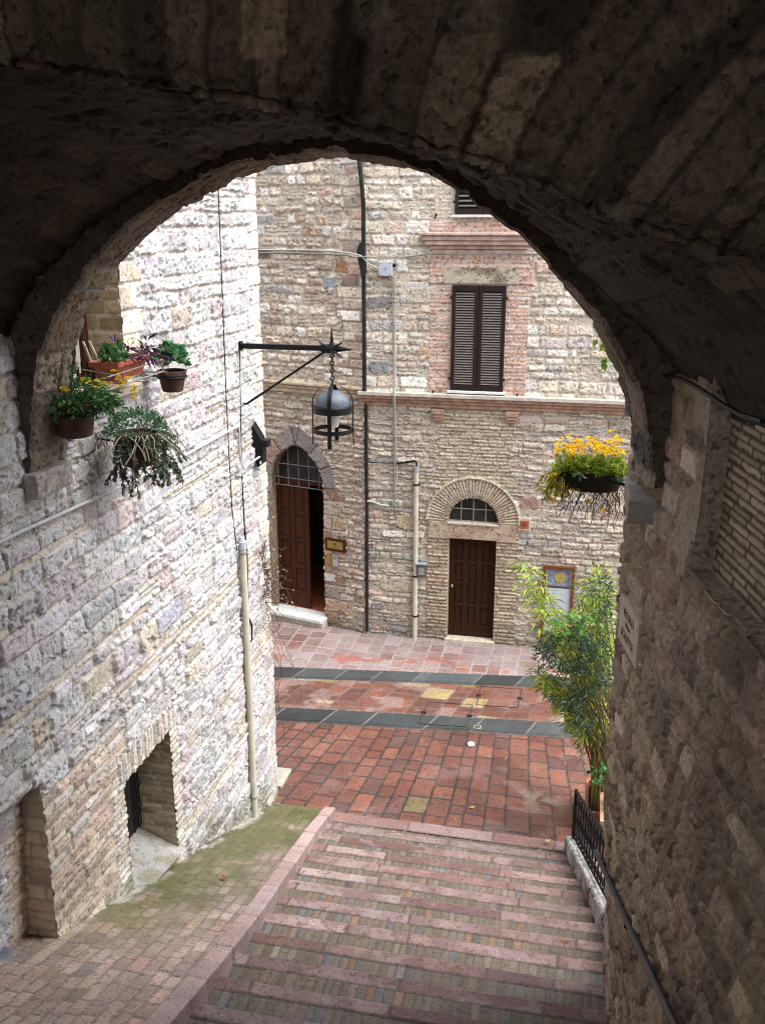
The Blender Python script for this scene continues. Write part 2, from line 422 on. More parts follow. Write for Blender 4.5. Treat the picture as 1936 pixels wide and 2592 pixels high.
sill = (Y < 10.5); hc = courses(X, Y, 16, (.5, .6), (.6, 1.3), [(2, (.20, .115, .10)), (1, (.24, .17, .155))], (.12, .09, .08), off=.004, rough=.004, edge=.004)
S.put(sill, hc)
S.h += .012 * (fbm(X * .8, Y * .8, 4) - .5)
P = np.stack([X, Y, S.h], -1)
tag(grid_mesh('street_paving', P, S.c, M['paver']), kind='structure')

# stairs: every tread is a stone nosing with bricks behind it
NST = 17
S = Surf(-3.05, .62, 0, NST * (RUN + RISE) - .001, .0115, .0125)
X, V = S.U, S.V
k = np.floor(V / (RUN + RISE)); t = V - k * (RUN + RISE)
tr = t < RUN
bk = [(4, (.132, .102, .076)), (2, (.145, .105, .078)), (2, (.118, .10, .082)), (.6, (.185, .108, .066)), (1.1, (.115, .112, .108)), (.6, (.14, .118, .082))]
hc = courses(k * 12.0 + t * .02, X, 21, (.058, .082), (9, 10), bk, (.10, .075, .055), joint=.007, bev=.008, off=.004, rough=.0025, wav=.006, edge=.003, mot=.25)
S.put(np.ones_like(X, bool), hc)
nz = [(3, (.205, .135, .122)), (2, (.175, .105, .093)), (2, (.235, .172, .162)), (1, (.145, .08, .072))]
hcn = courses(X, k * 2.0 + t * .2 + .3, 22, (1.9, 2.1), (.5, 1.5), nz, (.08, .06, .05), joint=.01, off=.007, rough=.006, fr=18, wav=.004, edge=.004, mot=.3)
xn = X + 0 * t
NW = .112 + .012 * (vn(X * 3, k * 7.7, 3) - .5)
isn = (t < NW) | (t > RUN + .02)
S.put(isn, hcn); e = (t > NW) & (t < NW + .02) & tr; S.c[e] *= .55; S.h[e] = -.004
stain = np.maximum(.8 * sst(.53, .62, fbm(X * 5, k * 3 + t * 5, 66, 4)), sst(.66, .74, fbm(X * 26, k * 3 + t * 26, 69, 2))) * isn; S.c = lerp(S.c, np.array([.125, .06, .053]), (.6 * stain)[..., None])
pale = sst(.62, .72, fbm(X * 3, k * 2 + t * 4, 67, 4)) * isn; S.c = lerp(S.c, np.array([.29, .225, .215]), (.45 * pale)[..., None])
moss = sst(.5, .75, fbm(X * 2, k * 1.3 + t, 68, 3) + .35 * sst(-.6, .4, X)) * (~isn); S.c = lerp(S.c, np.array([.10, .085, .055]), (.3 * moss)[..., None])
Yk = 10.45 - RUN * k; Zk = RISE * k
wob = .02 * (fbm(X * .9, k * 3.3, 8) - .5)
sl_ = -.012 * (RUN - t) / RUN
Px = X
Py = np.where(tr, Yk - t, Yk - RUN + S.h) + wob
Pz = np.where(tr, Zk + S.h + sl_, Zk + (t - RUN)) + wob * .4
P = np.stack([Px, Py, Pz], -1)[:, ::-1]
tag(grid_mesh('stairs', P, S.c[:, ::-1], M['stair'], drop=(X > .75)[:, ::-1]), kind='structure')
ytop = 10.45 - NST * RUN
up_ = MB().box((-5, -9, 0), (3, .3, 5.9)).box((-5, .3, 0), (3, 1.5, 4.9)).box((-5, 1.5, 0), (3, ytop - .004, NST * RISE - .03))
tag(up_.build('upper_landing', flat_mat('worn_brick', (.26, .17, .13), rough=.85)), kind='structure')

# mossy brick ramp beside the stairs
S = Surf(-4.3, -2.2, 2.6, 10.5, .016)
X, Y = S.U, S.V
rb = [(3, (.36, .265, .22)), (2, (.32, .235, .195)), (2, (.40, .305, .26)), (1, (.28, .225, .20)), (1, (.39, .26, .21))]
hc = courses(Y, X + .1 * Y, 31, (.095, .125), (.19, .27), rb, (.20, .155, .125), joint=.006, bev=.008, off=.005, rough=.003, wav=.012, edge=.003, mot=.22, tilt=.008)
S.put(np.ones_like(X, bool), hc)
f = fbm(X * 1.6, Y * 1.6, 41, 4)
mo = sst(.34, .72, f + .25 * (fbm(X * 9, Y * 9, 43) - .5) + .42 * sst(-2.6, -3.6, X) - .1) * sst(5.3, 6.7, Y + .5 * (f - .5) * 2 + .35 * (-3.1 - X))
S.c = lerp(S.c, np.array([.115, .135, .03]), (.75 * mo)[..., None])
wetm = sst(5.6, 6.8, Y + 1.0 * (f - .5)) ; S.c *= (1 - .38 * wetm)[..., None]
S.h += .02 * (fbm(X * 1.3, Y * 1.3, 42) - .5)
edg = sst(-3.62, -3.74, X + .12 * (fbm(X * 5, Y * 5, 44) - .5)) * sst(.42, .6, fbm(X * 7, Y * 3, 45, 4)) * (Y > 5.4); S.c = lerp(S.c, np.array([.40, .40, .37]), (.8 * edg)[..., None])
cob = np.hypot((X + 4.02) / .16, (Y - 4.93) / .2) + .4 * (vn(X * 9, Y * 9, 2) - .5); cm = sst(1.05, .85, cob); S.c = lerp(S.c, np.array([.13, .14, .17]), cm[..., None]); S.h += .03 * cm
Z = SPL(Y) + .05 + S.h
dr = X > kerb_in(Y) - .06
tag(grid_mesh('brick_ramp', np.stack([X, Y, Z], -1), S.c, M['stair'], drop=dr), kind='structure')

# stone kerb between ramp and stairs
S = Surf(3.0, 10.52, 0, .62, .016, .0105)
U, V = S.U, S.V
kb = [(3, (.35, .25, .235)), (2, (.32, .22, .205)), (1.5, (.38, .285, .27))]
hc = courses(U, V * .1 + .3, 51, (3, 4), (.5, 1.0), kb, (.2, .14, .125), joint=.008, bev=.014, off=.006, rough=.006, fr=16, wav=.003, edge=.003, mot=.25)
S.put(np.ones_like(U, bool), hc)
w = kerb_w(U); xi = kerb_in(U)
vt = V / .62
topz = SPL(U) + .085
# profile: 0..0.1 left side, 0.1..0.45 top, 0.45..1 inner side
Xp = np.where(vt < .1, xi - w, np.where(vt < .45, xi - w + (vt - .1) / .35 * w, xi)) + np.where(vt >= .45, S.h, 0)
Zp = np.where(vt < .1, topz - (1 - vt / .1) * .06, np.where(vt < .45, topz + S.h, topz - (vt - .45) / .55 * .36))
Yp = U
S.c[vt > .47] *= .8
tag(grid_mesh('kerb', np.stack([Xp, Yp, Zp], -1)[:, ::-1], S.c[:, ::-1], M['stair']), kind='structure')

# ------------------------------------------------------------------ left house
XL = -3.78
hl = thing('stone_house', 'pale whitish rubble house on the left with flower window and low barred niche', 'house', (XL, 8, 0))
S = Surf(3.3, 11.3, .0, 8.6, .0108, .0108)
U, V = S.U, S.V
lp = [(4, (.50, .485, .49)), (2, (.46, .425, .44)), (2, (.47, .465, .45)), (.6, (.47, .42, .35)), (2.4, (.56, .555, .56)), (.4, (.46, .38, .38)), (.7, (.44, .45, .475))]
mort = (.50, .465, .41)
A = np.ones_like(U, bool)
hc = courses(U, V, 101, (.12, .235), (.17, .5), lp, mort, joint=.018, bev=.010, off=.022, rough=.015, fr=16, wav=.02, split=.13, jit=.09, dome=.006, tilt=.022, edge=.012, pit=.022, mot=.14)
S.put(A, hc)
# thin brick bands that level the rubble
tanb = [(3, (.49, .44, .37)), (2, (.52, .47, .41)), (2, (.45, .39, .32)), (1, (.47, .37, .30))]
hb = courses(U, V, 102, (.062, .07), (.2, .34), tanb, mort, joint=.01, bev=.01, off=.014, rough=.008, wav=.01, mot=.12)
for (a, b, zc, hh) in ((4.6, 7.4, 4.15, .07), (6.6, 10.2, 3.62, .14), (7.8, 10.3, 5.05, .07), (5.2, 6.6, 5.2, .07), (8.8, 10.3, 2.35, .2), (7.9, 9.2, 1.5, .14)):
    S.put((U > a + .3 * (vn(V * 20, V, 3) - .5)) & (U < b) & (np.abs(V - zc - .06 * (vn(U, U, 4) - .5)) < hh / 2), hb)
lowp = [(4, (.54, .45, .35)), (2, (.58, .50, .40)), (1.5, (.48, .39, .30)), (1.4, (.6, .56, .52)), (1, (.52, .39, .32))]
hl2 = courses(U, V, 103, (.07, .15), (.2, .5), lowp, (.50, .44, .36), joint=.012, bev=.014, off=.014, rough=.012, wav=.02, split=.1, jit=.12, tilt=.015, edge=.008, pit=.01)
lowm = (U > 5.2) & (U < 6.75) & (V < 3.45 + .35 * (fbm(U * 2, V, 9) - .5) - .25 * np.abs(U - 5.9))
S.put(lowm, hl2)
# quoins at the street corner
hq = courses(U + np.where(np.floor(V / .2) % 2 > 0, .12, 0), V, 104, (.17, .22), (.3, .5), [(3, (.62, .57, .50)), (2, (.58, .55, .52)), (1, (.55, .47, .36))], mort, joint=.012, bev=.012, off=.016, rough=.008, wav=.008)
S.put((U > 10.32 + np.where(np.floor(V / .2) % 2 > 0, .14, 0)) & (U < 13.4), hq)
# openings
NY0, NY1, NZ0, NZ1 = 6.65, 7.6, 1.58, 2.76
jb = courses(U, V, 105, (.06, .07), (.16, .26), [(3, (.56, .51, .45)), (2, (.52, .45, .37)), (1, (.6, .56, .5))], mort, joint=.011, bev=.01, off=.016, rough=.006, wav=.006)
S.put((U > NY0 - .2) & (U < NY1 + .2) & (V < NZ1 + .02) & (V > 1.2), jb)
sol = courses(V, U, 106, (.062, .07), (.26, .3), [(3, (.58, .54, .48)), (2, (.54, .48, .40))], mort, joint=.01, bev=.01, off=.018, rough=.005, wav=.004)
S.put((U > NY0 - .06) & (U < NY1 + .1) & (V > NZ1 - .01) & (V < NZ1 + .25), sol)
WY0, WY1, WZ0, WZ1 = 6.5, 7.29, 6.2, 8.4
S.put((U > WY1) & (U < WY1 + .3 + np.where(np.floor(V / .17) % 2 > 0, .12, 0)) & (V > WZ0), hq)
nich = S.rect(NY0, NY1, NZ0 - .15, NZ1); win = S.rect(WY0, WY1, WZ0, WZ1)
S.h += .03 * (fbm(U * .7, V * .7, 110) - .5)
rec = sst(5.46, 5.44, U) * sst(3.62, 3.42, V + .05 * vn(U * 3, V, 3)) * (.6 + .4 * np.clip((3.4 - V) / 1.3, 0, 1)); S.h -= .24 * rec
S.c[(U > 5.42) & (U < 5.47) & (V < 3.5)] = (.45, .35, .24)
mossw = sst(.55, 0, V - SPL(U) - .05) * sst(.35, .6, fbm(U * 4, V * 4, 111)) * (U > 6.2); S.c = lerp(S.c, np.array([.17, .165, .09]), (.75 * mossw)[..., None])
S.c[(V > 4.5)] *= 1.0
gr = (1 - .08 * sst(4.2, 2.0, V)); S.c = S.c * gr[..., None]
corner = U > 10.7
Px = np.where(corner, XL - (U - 10.7), XL + S.h); Py = np.where(corner, 10.7 + S.h, U)
P = np.stack([Px, Py, V], -1)
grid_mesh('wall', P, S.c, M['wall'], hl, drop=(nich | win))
def reveal(name, frf, ulen, vlen, seed, pal, mort, mat, parent, rh=(.062, .07), bw=(.2, .3), res=.015):
    s = Surf(0, ulen, 0, vlen, res); hc = courses(s.U, s.V, seed, rh, bw, pal, mort, joint=.01, bev=.01, off=.008, rough=.006, wav=.006)
    s.put(np.ones_like(s.U, bool), hc); P = frf(s.U, s.V, s.h - .008)
    return grid_mesh(name, P, s.c, mat, parent)
st3 = lambda a, b, c: np.stack(np.broadcast_arrays(a, b, c), -1)
tanj = [(3, (.36, .29, .2)), (2, (.40, .33, .25)), (1, (.32, .24, .17))]
nd = .40
s_ = Surf(0, .25, 1.6, 3.75, .0125); hc = courses(s_.U, s_.V, 115, (.07, .13), (.14, .3), lowp, (.38, .31, .22), joint=.012, bev=.012, off=.010, rough=.012, wav=.012, edge=.006)
s_.put(np.ones_like(s_.U, bool), hc); wdt = .012 + .25 * sst(3.62, 3.42, s_.V) * (.6 + .4 * np.clip((3.4 - s_.V) / 1.3, 0, 1))
grid_mesh('pier_side', st3(XL + .018 - (.25 - s_.U) / .25 * wdt, 5.432 - s_.h * .6, s_.V), s_.c, M['brick'], hl)
ni = thing('niche', None, None, (0, 0, 0)); ni.parent = hl; ni.location = (0, 0, 0)
reveal('jamb', lambda u, v, h: st3(XL + .012 - u, NY1 - h - .004, NZ0 - .15 + v), nd, NZ1 - NZ0 + .15, 1, tanj, mort, M['brick'], ni)
reveal('jamb', lambda u, v, h: st3(XL - nd + u, NY0 + h + .004, NZ0 - .15 + v), nd + .01, NZ1 - NZ0 + .15, 2, tanj, mort, M['brick'], ni)
reveal('soffit', lambda u, v, h: st3(XL + .01 - u, NY0 + v, NZ1 - h + .004), nd, NY1 - NY0, 3, tanj, mort, M['brick'], ni)
s = Surf(0, nd + .16, 0, NY1 - NY0, .015)
c = np.ones(s.U.shape + (3,)) * np.array([.30, .29, .28]) * (1 + .5 * (fbm(s.U * 6, s.V * 6, 5, 4) - .5))[..., None]
mm = sst(.45, .65, fbm(s.U * 4, s.V * 4, 6) + .3 * (s.V - .5)); c = lerp(c, np.array([.17, .16, .07]), (.7 * mm)[..., None])
grid_mesh('sill', st3(XL + .1 - s.U, NY0 + s.V, NZ0 - .04 + .16 * (s.U - .1) - .16 * (s.V - .3) * sst(.5, 0, s.U - .1) + .02 * fbm(s.U * 5, s.V * 5, 3)), c, M['stair'], ni)
MB().box((XL - nd - .02, NY0 - .02, NZ0), (XL - nd, NY1 + .02, NZ1 + .05)).build('backing', M['dark'], ni)
b = MB()
for i in range(7): b.tube([(XL - nd + .06, NY0 + .08 + i * .135, NZ0 + .1), (XL - nd + .06, NY0 + .08 + i * .135, NZ1)], .009, 6)
for i in range(4): b.tube([(XL - nd + .06, NY0, NZ0 + .3 + i * .24), (XL - nd + .06, NY1, NZ0 + .3 + i * .24)], .007, 6)
b.build('grille', M['black'], ni)
# flower window
wi = thing('window', None, None); wi.parent = hl
wj = [(3, (.34, .25, .15)), (2, (.38, .29, .2)), (1, (.42, .26, .13))]
reveal('jamb', lambda u, v, h: st3(XL + .012 - u, WY1 - h - .004, WZ0 + v), .36, WZ1 - WZ0, 5, wj, mort, M['brick'], wi, rh=(.1, .16))
reveal('jamb', lambda u, v, h: st3(XL - .36 + u, WY0 + h + .004, WZ0 + v), .37, WZ1 - WZ0, 6, wj, mort, M['brick'], wi, rh=(.1, .16))
b = MB()
for (a, c_) in ((WY0, WY0 + .09), (WY1 - .1, WY1), (WY0 + .42, WY0 + .49)): b.box((XL - .36, a, WZ0 + .02), (XL - .3, c_, WZ1))
b.box((XL - .362, WY0, WZ0 + .02), (XL - .298, WY1, WZ0 + .1)); b.build('window_frame', M['wood2'], wi, bevel=.006)
MB().box((XL - .345, WY0, WZ0), (XL - .335, WY1, WZ1)).build('pane', M['paleglass'], wi)
MB().box((XL - .4, WY0 - .05, WZ0 - .06), (XL + .1, WY1 + .12, WZ0)).build('sill', M['travert'], wi, bevel=.01)
MB().box((-9, -4, 8.6), (XL - .03, 10.68, 9.6)).box((-9, -4, -.2), (XL - .01, 3.3, 8.6)).box((-9, 3.3, -.2), (XL - 1.02, 10.6, 8.6)).box((XL - 1.02, 3, 3.9), (XL - .42, 10.6, 5.9)).build('house_body', flat_mat('plain_render', (.4, .36, .3), rough=.9), hl)

# ------------------------------------------------------------------ right house across the street
YF = 16.21
def fr(x, y): p = atY(x, y, YF); return p[0], p[2]
rh_ = thing('stone_house', 'tan stone house across the street with brown shutters and small round-arched door', 'house', (-1.4, YF, 0))
S = Surf(-3.86, 2.6, -.15, 9.3, .016)
U, V = S.U, S.V
A = np.ones_like(U, bool)
up1 = [(3, (.64, .57, .455)), (2, (.68, .63, .54)), (2, (.60, .51, .40)), (1.2, (.58, .45, .365)), (.8, (.50, .48, .45)), (1.5, (.71, .67, .60)), (.3, (.38, .37, .37))]
mu = (.56, .49, .40)
hA = courses(U, V, 201, (.11, .24), (.15, .46), up1, mu, joint=.022, bev=.022, off=.014, rough=.012, fr=16, wav=.03, split=.25, dome=.012, tilt=.02, edge=.014, pit=.012)
S.put(A, hA)
lo1 = [(3, (.50, .43, .35)), (2, (.54, .48, .40)), (2, (.45, .385, .31)), (1.1, (.46, .35, .285)), (1.2, (.42, .40, .37)), (1, (.62, .57, .49)), (.6, (.32, .30, .28))]
ml = (.45, .385, .31)
hB = courses(U, V, 202, (.06, .16), (.15, .46), lo1, ml, joint=.016, bev=.016, off=.018, rough=.016, fr=16, wav=.035, split=.25, dome=.008, tilt=.03, edge=.012, pit=.014)
ZS = fr(1000, 1000)[1]
S.put(V < ZS, hB)
brk = [(3, (.50, .435, .32)), (2, (.45, .39, .28)), (2, (.55, .48, .36)), (1, (.45, .35, .25))]
hC = courses(U, V, 203, (.058, .07), (.18, .3), brk, (.33, .27, .20), joint=.014, bev=.012, off=.012, rough=.01, wav=.02, tilt=.01, edge=.006)
bx0, bz1 = fr(1100, 1050); bx1, bz0 = fr(1300, 1240)
S.put((U > bx0 + .25 * (vn(V * 9, V, 7) - .5)) & (U < bx1 + .3 * (vn(V * 9, V, 8) - .5)) & (V < ZS) & (V > bz0), hC)
# brick surround of the shuttered window
pinkb = [(3, (.58, .345, .26)), (2, (.54, .30, .215)), (2, (.61, .41, .33)), (1, (.58, .46, .38)), (.6, (.50, .38, .32))]
mp = (.58, .48, .40)
hP = courses(U, V, 204, (.06, .066), (.2, .3), pinkb, mp, joint=.011, bev=.01, off=.008, rough=.006, wav=.006, edge=.003)
sx0, sz1 = fr(1090, 668); sx1, _ = fr(1342, 668)
S.put(S.rect(sx0, sx1, ZS, sz1), hP, .012)
ex0, ez1 = fr(1086, 655); ex1, ez0 = fr(1350, 722)
S.put(S.rect(ex0, ex1, ez0, ez1), hP, .03)
paleb = [(3, (.62, .53, .42)), (2, (.58, .48, .37)), (1, (.64, .57, .48))]
hQ = courses(U, V, 205, (.058, .066), (.2, .3), paleb, mp, joint=.011, off=.006, rough=.006, wav=.006, edge=.003)
px0, pz0 = fr(1100, 562); px1, _ = fr(1345, 562)
S.put(S.rect(px0, px1, pz0, 9.2), hQ, .01)
hR = courses(U, V, 206, (.06, .066), (.2, .3), pinkb + [(3, (.50, .36, .33))], mp, joint=.011, off=.008, rough=.006, wav=.006, edge=.003)
qx0, qz1 = fr(1085, 562); qx1, qz0 = fr(1375, 592)
S.put(S.rect(qx0, qx1, qz0, qz1), hR, .02)
fz0, fz1 = fr(1100, 668)[1], fr(1100, 640)[1]
S.put(S.rect(sx0, sx1, fz0, fz1), hR, .02)
# lintel stones
lx0, lz1 = fr(1122, 677); lx1, lz0 = fr(1312, 719)
m = S.rect(lx0, lx1, lz0, lz1); n = fbm(U * 4, V * 5, 61, 4)
S.h[m] = .035 + .006 * n[m]; S.c[m] = lerp(np.array([.50, .44, .33]), np.array([.22, .18, .12]), sst(.45, .7, n + .18 * sst(.55, .1, np.abs(U - (lx0 + lx1) / 2))  - .1)[..., None])[m]
# round-arched door
dx0 = (fr(1133, 1618)[0] + fr(1133, 1360)[0]) / 2; dx1 = (fr(1247, 1630)[0] + fr(1253, 1372)[0]) / 2
dz0 = fr(1190, 1624)[1]; dz1 = fr(1190, 1366)[1]
jx0 = fr(1079, 1500)[0]; jx1 = fr(1305, 1500)[0]
jbp = [(3, (.49, .385, .275)), (2, (.44, .34, .235)), (2, (.53, .43, .32)), (1, (.42, .31, .215))]
hJ = courses(U, V, 207, (.064, .076), (.26, .5), jbp, (.29, .23, .165), joint=.016, bev=.013, off=.016, rough=.01, wav=.012, tilt=.012, edge=.006)
acx = (dx0 + dx1) / 2; acz = fr(1192, 1322)[1]
S.put(S.rect(jx0, jx1, -.2, acz), hJ, .012)
r = np.hypot(U - acx, V - acz); th = np.arctan2(V - acz, U - acx)
ro = fr(1192, 1211)[1] - acz; ri = fr(1192, 1262)[1] - acz
hV = courses(th * 1.2 + 0 * r, r, 208, (9, 10), (.066, .085), [(3, (.47, .38, .27)), (2, (.44, .33, .22)), (1, (.50, .41, .31))], ml, joint=.011, bev=.012, off=.014, rough=.007, wav=.004, edge=.003)
# the wedge bricks are single courses from the intrados to the rim
av = th * 12.41; bfr = av - np.floor(av); dj = np.minimum(bfr, 1 - bfr) / 12.41 * r
mm = sst(.006, .015, dj); bi = np.floor(av).astype(int); br = TAB[bi & 511, 5]
hc_ = mm * (.016 + .006 * (br - .5)) + .004 * (fbm(U * 20, V * 20, 3) - .5)
cc = lerp(np.array([.27, .21, .15]), pick([(3, (.54, .455, .345)), (2, (.50, .39, .28)), (1.5, (.58, .50, .40)), (.5, (.53, .36, .26))], br) * (.9 + .25 * TAB[bi & 511, 9])[..., None], mm[..., None])
ar = (r > ri) & (r < ro) & (V > acz - .0)
S.h[ar] = hc_[ar] + .02; S.c[ar] = cc[ar]
rim = (r >= ro) & (r < ro + .035) & (V > acz); S.h[rim] = .06; S.c[rim] = (.52, .45, .34)
fz_ = acz - .015; fan = (r < ri) & (V > acz); S.h[fan] = -.16
lin = S.rect(fr(1083, 1350)[0], fr(1308, 1350)[0], dz1 - .004, acz - .0); n = fbm(U * 3, V * 6, 62, 4)
S.h[lin] = .03 + .012 * n[lin]; S.c[lin] = lerp(np.array([.44, .35, .25]), np.array([.34, .23, .17]), sst(.4, .65, n)[..., None])[lin]
ld = S.rect(dx0 - .03, dx1 + .03, acz - .05, acz); S.c[ld] = (.48, .42, .33); S.h[ld] = .05
door = S.rect(dx0, dx1, dz0 - .01, dz1); S.h[door] = -.2; S.c[fan | door] = (.2, .15, .1)
# shuttered windows sit in shallow recesses
wx0 = (fr(1146, 722)[0] + fr(1140, 985)[0]) / 2; wx1 = (fr(1283, 722)[0] + fr(1272, 988)[0]) / 2
wz0 = fr(1206, 988)[1]; wz1 = fr(1214, 722)[1]
ux0 = fr(1152, 543)[0]; ux1 = fr(1296, 543)[0]; uz0 = fr(1220, 543)[1]; uz1 = uz0 + 1.75
for q in (S.rect(wx0 + .02, wx1 - .02, wz0 + .02, wz1 - .02), S.rect(ux0 + .02, ux1 - .02, uz0 + .02, uz1 - .02)): S.h[q] = -.05; S.c[q] = (.1, .08, .07)
# individual stones the photograph shows
for (x0, y0, x1, y1, cl) in ((928, 750, 990, 783, (.27, .25, .24)), (935, 912, 985, 945, (.28, .29, .30)), (1060, 870, 1090, 905, (.52, .36, .25)), (1030, 728, 1085, 768, (.55, .5, .4)), (1010, 385, 1060, 440, (.58, .5, .38)), (1315, 1255, 1365, 1290, (.36, .22, .17)), (960, 1465, 1050, 1500, (.46, .4, .3)), (1000, 1300, 1050, 1340, (.45, .37, .25))):
    a0, b1 = fr(x0, y0); a1, b0 = fr(x1, y1); q = S.rect(a0, a1, b0, b1) & (np.abs((U - (a0 + a1) / 2) / (a1 - a0) * 2) ** 4 + np.abs((V - (b0 + b1) / 2) / (b1 - b0) * 2) ** 4 + .5 * (vn(U * 14, V * 14, 9) - .5) < .9)
    S.c[q] = np.array(cl) * (.8 + .4 * fbm(U * 12, V * 12, 3, 4))[q][:, None]; S.h[q] = .022 + .02 * (fbm(U * 14, V * 14, 6, 3)[q] - .5)
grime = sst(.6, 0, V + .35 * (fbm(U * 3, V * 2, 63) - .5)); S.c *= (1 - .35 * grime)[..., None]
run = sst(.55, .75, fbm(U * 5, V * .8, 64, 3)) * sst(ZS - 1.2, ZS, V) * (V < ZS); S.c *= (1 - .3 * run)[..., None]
S.h += .03 * (fbm(U * .8, V * .8, 65) - .5)
cor = U > 2.4
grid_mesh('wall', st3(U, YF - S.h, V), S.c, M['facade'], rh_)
MB().box((-3.9, YF + .24, -.15), (6, 24, 9.3)).box((2.6, YF + .0, -.15), (6, YF + .24, 9.3)).build('house_body', flat_mat('tan_render', (.4, .33, .25), rough=.9), rh_)
mould = flat_mat('moulded_brick', (.34, .215, .15), rough=.85, var=.35, scale=9, bump=.4)
mould2 = flat_mat('pale_moulding', (.46, .335, .28), rough=.85, var=.35, scale=7, bump=.4)
ledge = flat_mat('pale_ledge', (.46, .42, .355), rough=.8, var=.2, scale=9, bump=.3)
# string course, cornice, corbels, sills
b0x, b0z = fr(905, 990); b1x, b1z = fr(1590, 1018); zc = (b0z + b1z) / 2
sc_ = MB().box((-3.92, YF - .17, zc - .03), (2.6, YF - .0, zc + .035)).build('string_course', ledge, rh_, bevel=.008)
MB().box((-3.9, YF - .14, zc - .085), (2.6, YF, zc - .03)).box((-3.9, YF - .09, zc - .15), (2.6, YF, zc - .085)).box((-3.9, YF - .055, zc - .22), (2.6, YF, zc - .15)).build('moulding', mould, sc_, bevel=.01)
for (x, y) in ((1108, 1045), (1296, 1052)):
    a, z = fr(x, y); b = MB()
    b.box((a - .11, YF - .12, z - .01), (a + .11, YF, z + .08)).box((a - .09, YF - .1, z - .07), (a + .09, YF, z - .01)).box((a - .075, YF - .075, z - .13), (a + .075, YF, z - .07)); b.build('corbel', mould, rh_, bevel=.012)
c0, cz1 = fr(1066, 588); c1, cz0 = fr(1362, 642); b = MB()
for i, (o, t0, t1) in enumerate(((0, .86, 1), (.05, .62, .86), (.09, .4, .62), (.16, .2, .4), (.2, 0, .2))):
    b.box((c0 + o, YF - .24 + o, lerp(cz0, cz1, t0)), (c1 - o, YF, lerp(cz0, cz1, t1)))
b.build('cornice', mould2, rh_, bevel=.012)
def shutter_window(x0, x1, z0, z1, nsl):
    w = thing('window', None, None); w.parent = rh_
    w.location = Vector((x0, YF, z0)) - wloc(rh_)
    MB().box((x0 + .01, YF - .005, z0), (x1 - .01, YF + .04, z1)).build('backing', M['dark'], w)
    xm = (x0 + x1) / 2; fwid = .062
    for (a, c_) in ((x0, xm - .004), (xm + .004, x1)):
        b = MB()
        b.box((a, YF - .075, z0), (a + fwid, YF - .03, z1)).box((c_ - fwid, YF - .075, z0), (c_, YF - .03, z1))
        b.box((a + fwid, YF - .073, z0), (c_ - fwid, YF - .032, z0 + .09)).box((a + fwid, YF - .073, z1 - .1), (c_ - fwid, YF - .032, z1))
        sh = b.build('shutter', M['shutter'], w, bevel=.005)
        s_ = MB(); n = nsl
        for i in range(n):
            zc_ = z0 + .1 + (z1 - z0 - .21) * (i + .5) / n
            pf = lambda p, q, r_, zc_=zc_: (p, YF - .052 + q * .6 - r_ * .8, zc_ + q * .8 + r_ * .6)
            s_.box((a + fwid, -.017, -.003), (c_ - fwid, .017, .003), fr=lambda p, q, r_, zc_=zc_: (p, YF - .055 + q * .75, zc_ + q * .66 + r_))
        s_.build('slats', M['slat'], sh)
        xx = a if a == x0 else c_
        for zz in (z0 + .2, z1 - .2): MB().box((xx - .03, YF - .07, zz - .02), (xx + .03, YF - .03, zz + .02)).build('hinge', M['black'], sh)
    MB().box((x0 - .05, YF - .12, z0 - .045), (x1 + .05, YF, z0 - .003)).build('sill', M['marble'], w, bevel=.006)
shutter_window(wx0, wx1, wz0, wz1, 36)
shutter_window(ux0, ux1, uz0, uz1, 20)
def panel_door(name, fr_, w, h, cols, rows, kick, mat, parent, hand=None):
    b = MB(); b.box((0, 0, 0), (w, .04, h), fr_)
    sw = .075 * (w / .85 + .3); pw = (w - sw * (cols + 1)) / cols; zs = np.linspace(kick, h - .06, rows + 1)
    for i in range(cols + 1):
        x = i * (pw + sw); b.box((x, -.022, 0.004), (x + sw, -.0005, h - .003), fr_)
    for z in zs:
        for i in range(cols):
            x = sw + i * (pw + sw); b.box((x + .0005, -.0215, z - .035), (x + pw - .0005, -.001, z + .035), fr_)
    for i in range(cols):
        x = sw + i * (pw + sw)
        b.box((x + .0005, -.018, .005), (x + pw - .0005, -.0012, kick - .036), fr_)
        for j in range(rows):
            b.box((x + .03, -.014, zs[j] + .065), (x + pw - .03, -.0008, zs[j + 1] - .065), fr_)
    return b.build(name, mat, parent, bevel=.006, seg=1)
dw = dx1 - dx0
d = panel_door('door', lambda a, q, z: (dx0 + a, YF + .12 + q, dz0 + .06 + z), dw, dz1 - dz0 - .05, 3, 4, .2, M['wood'], rh_)
b = MB(); kx, kz = fr(1198, 1480)
b.tube([(kx - .09, YF + .09, kz), (kx - .08, YF + .05, kz - .005), (kx - .03, YF + .04, kz - .03), (kx + .03, YF + .04, kz - .03), (kx + .08, YF + .05, kz - .005), (kx + .09, YF + .09, kz)], .011, 6)
b.build('handle', M['black'], d)
b = MB(); b.lathe((fr(1142, 1487)[0], YF + .085, fr(1142, 1487)[1]), [(.012, -.03), (.02, -.015), (.02, .015), (.012, .03)], 10); b.build('lock', M['steel'], d, smooth=True)
fl = thing('fanlight', None, None); fl.parent = rh_; fl.location = Vector((acx, YF, acz)) - wloc(rh_)
n = 24; poly = [(acx + (ri + .02) * math.cos(i * math.pi / n), acz + (ri + .02) * math.sin(i * math.pi / n)) for i in range(n + 1)]
MB().prism(poly, lambda a, q, z: (a, q, z), YF + .11, YF + .13).build('pane', M['glass'], fl)
b = MB()
for x in (-.5, 0, .5): b.tube([(acx + ri * x, YF + .06, acz), (acx + ri * x, YF + .06, acz + ri * math.sqrt(1 - x * x))], .011, 6)
b.tube([(acx - ri * .83, YF + .06, acz + ri * .52), (acx + ri * .83, YF + .06, acz + ri * .52)], .011, 6)
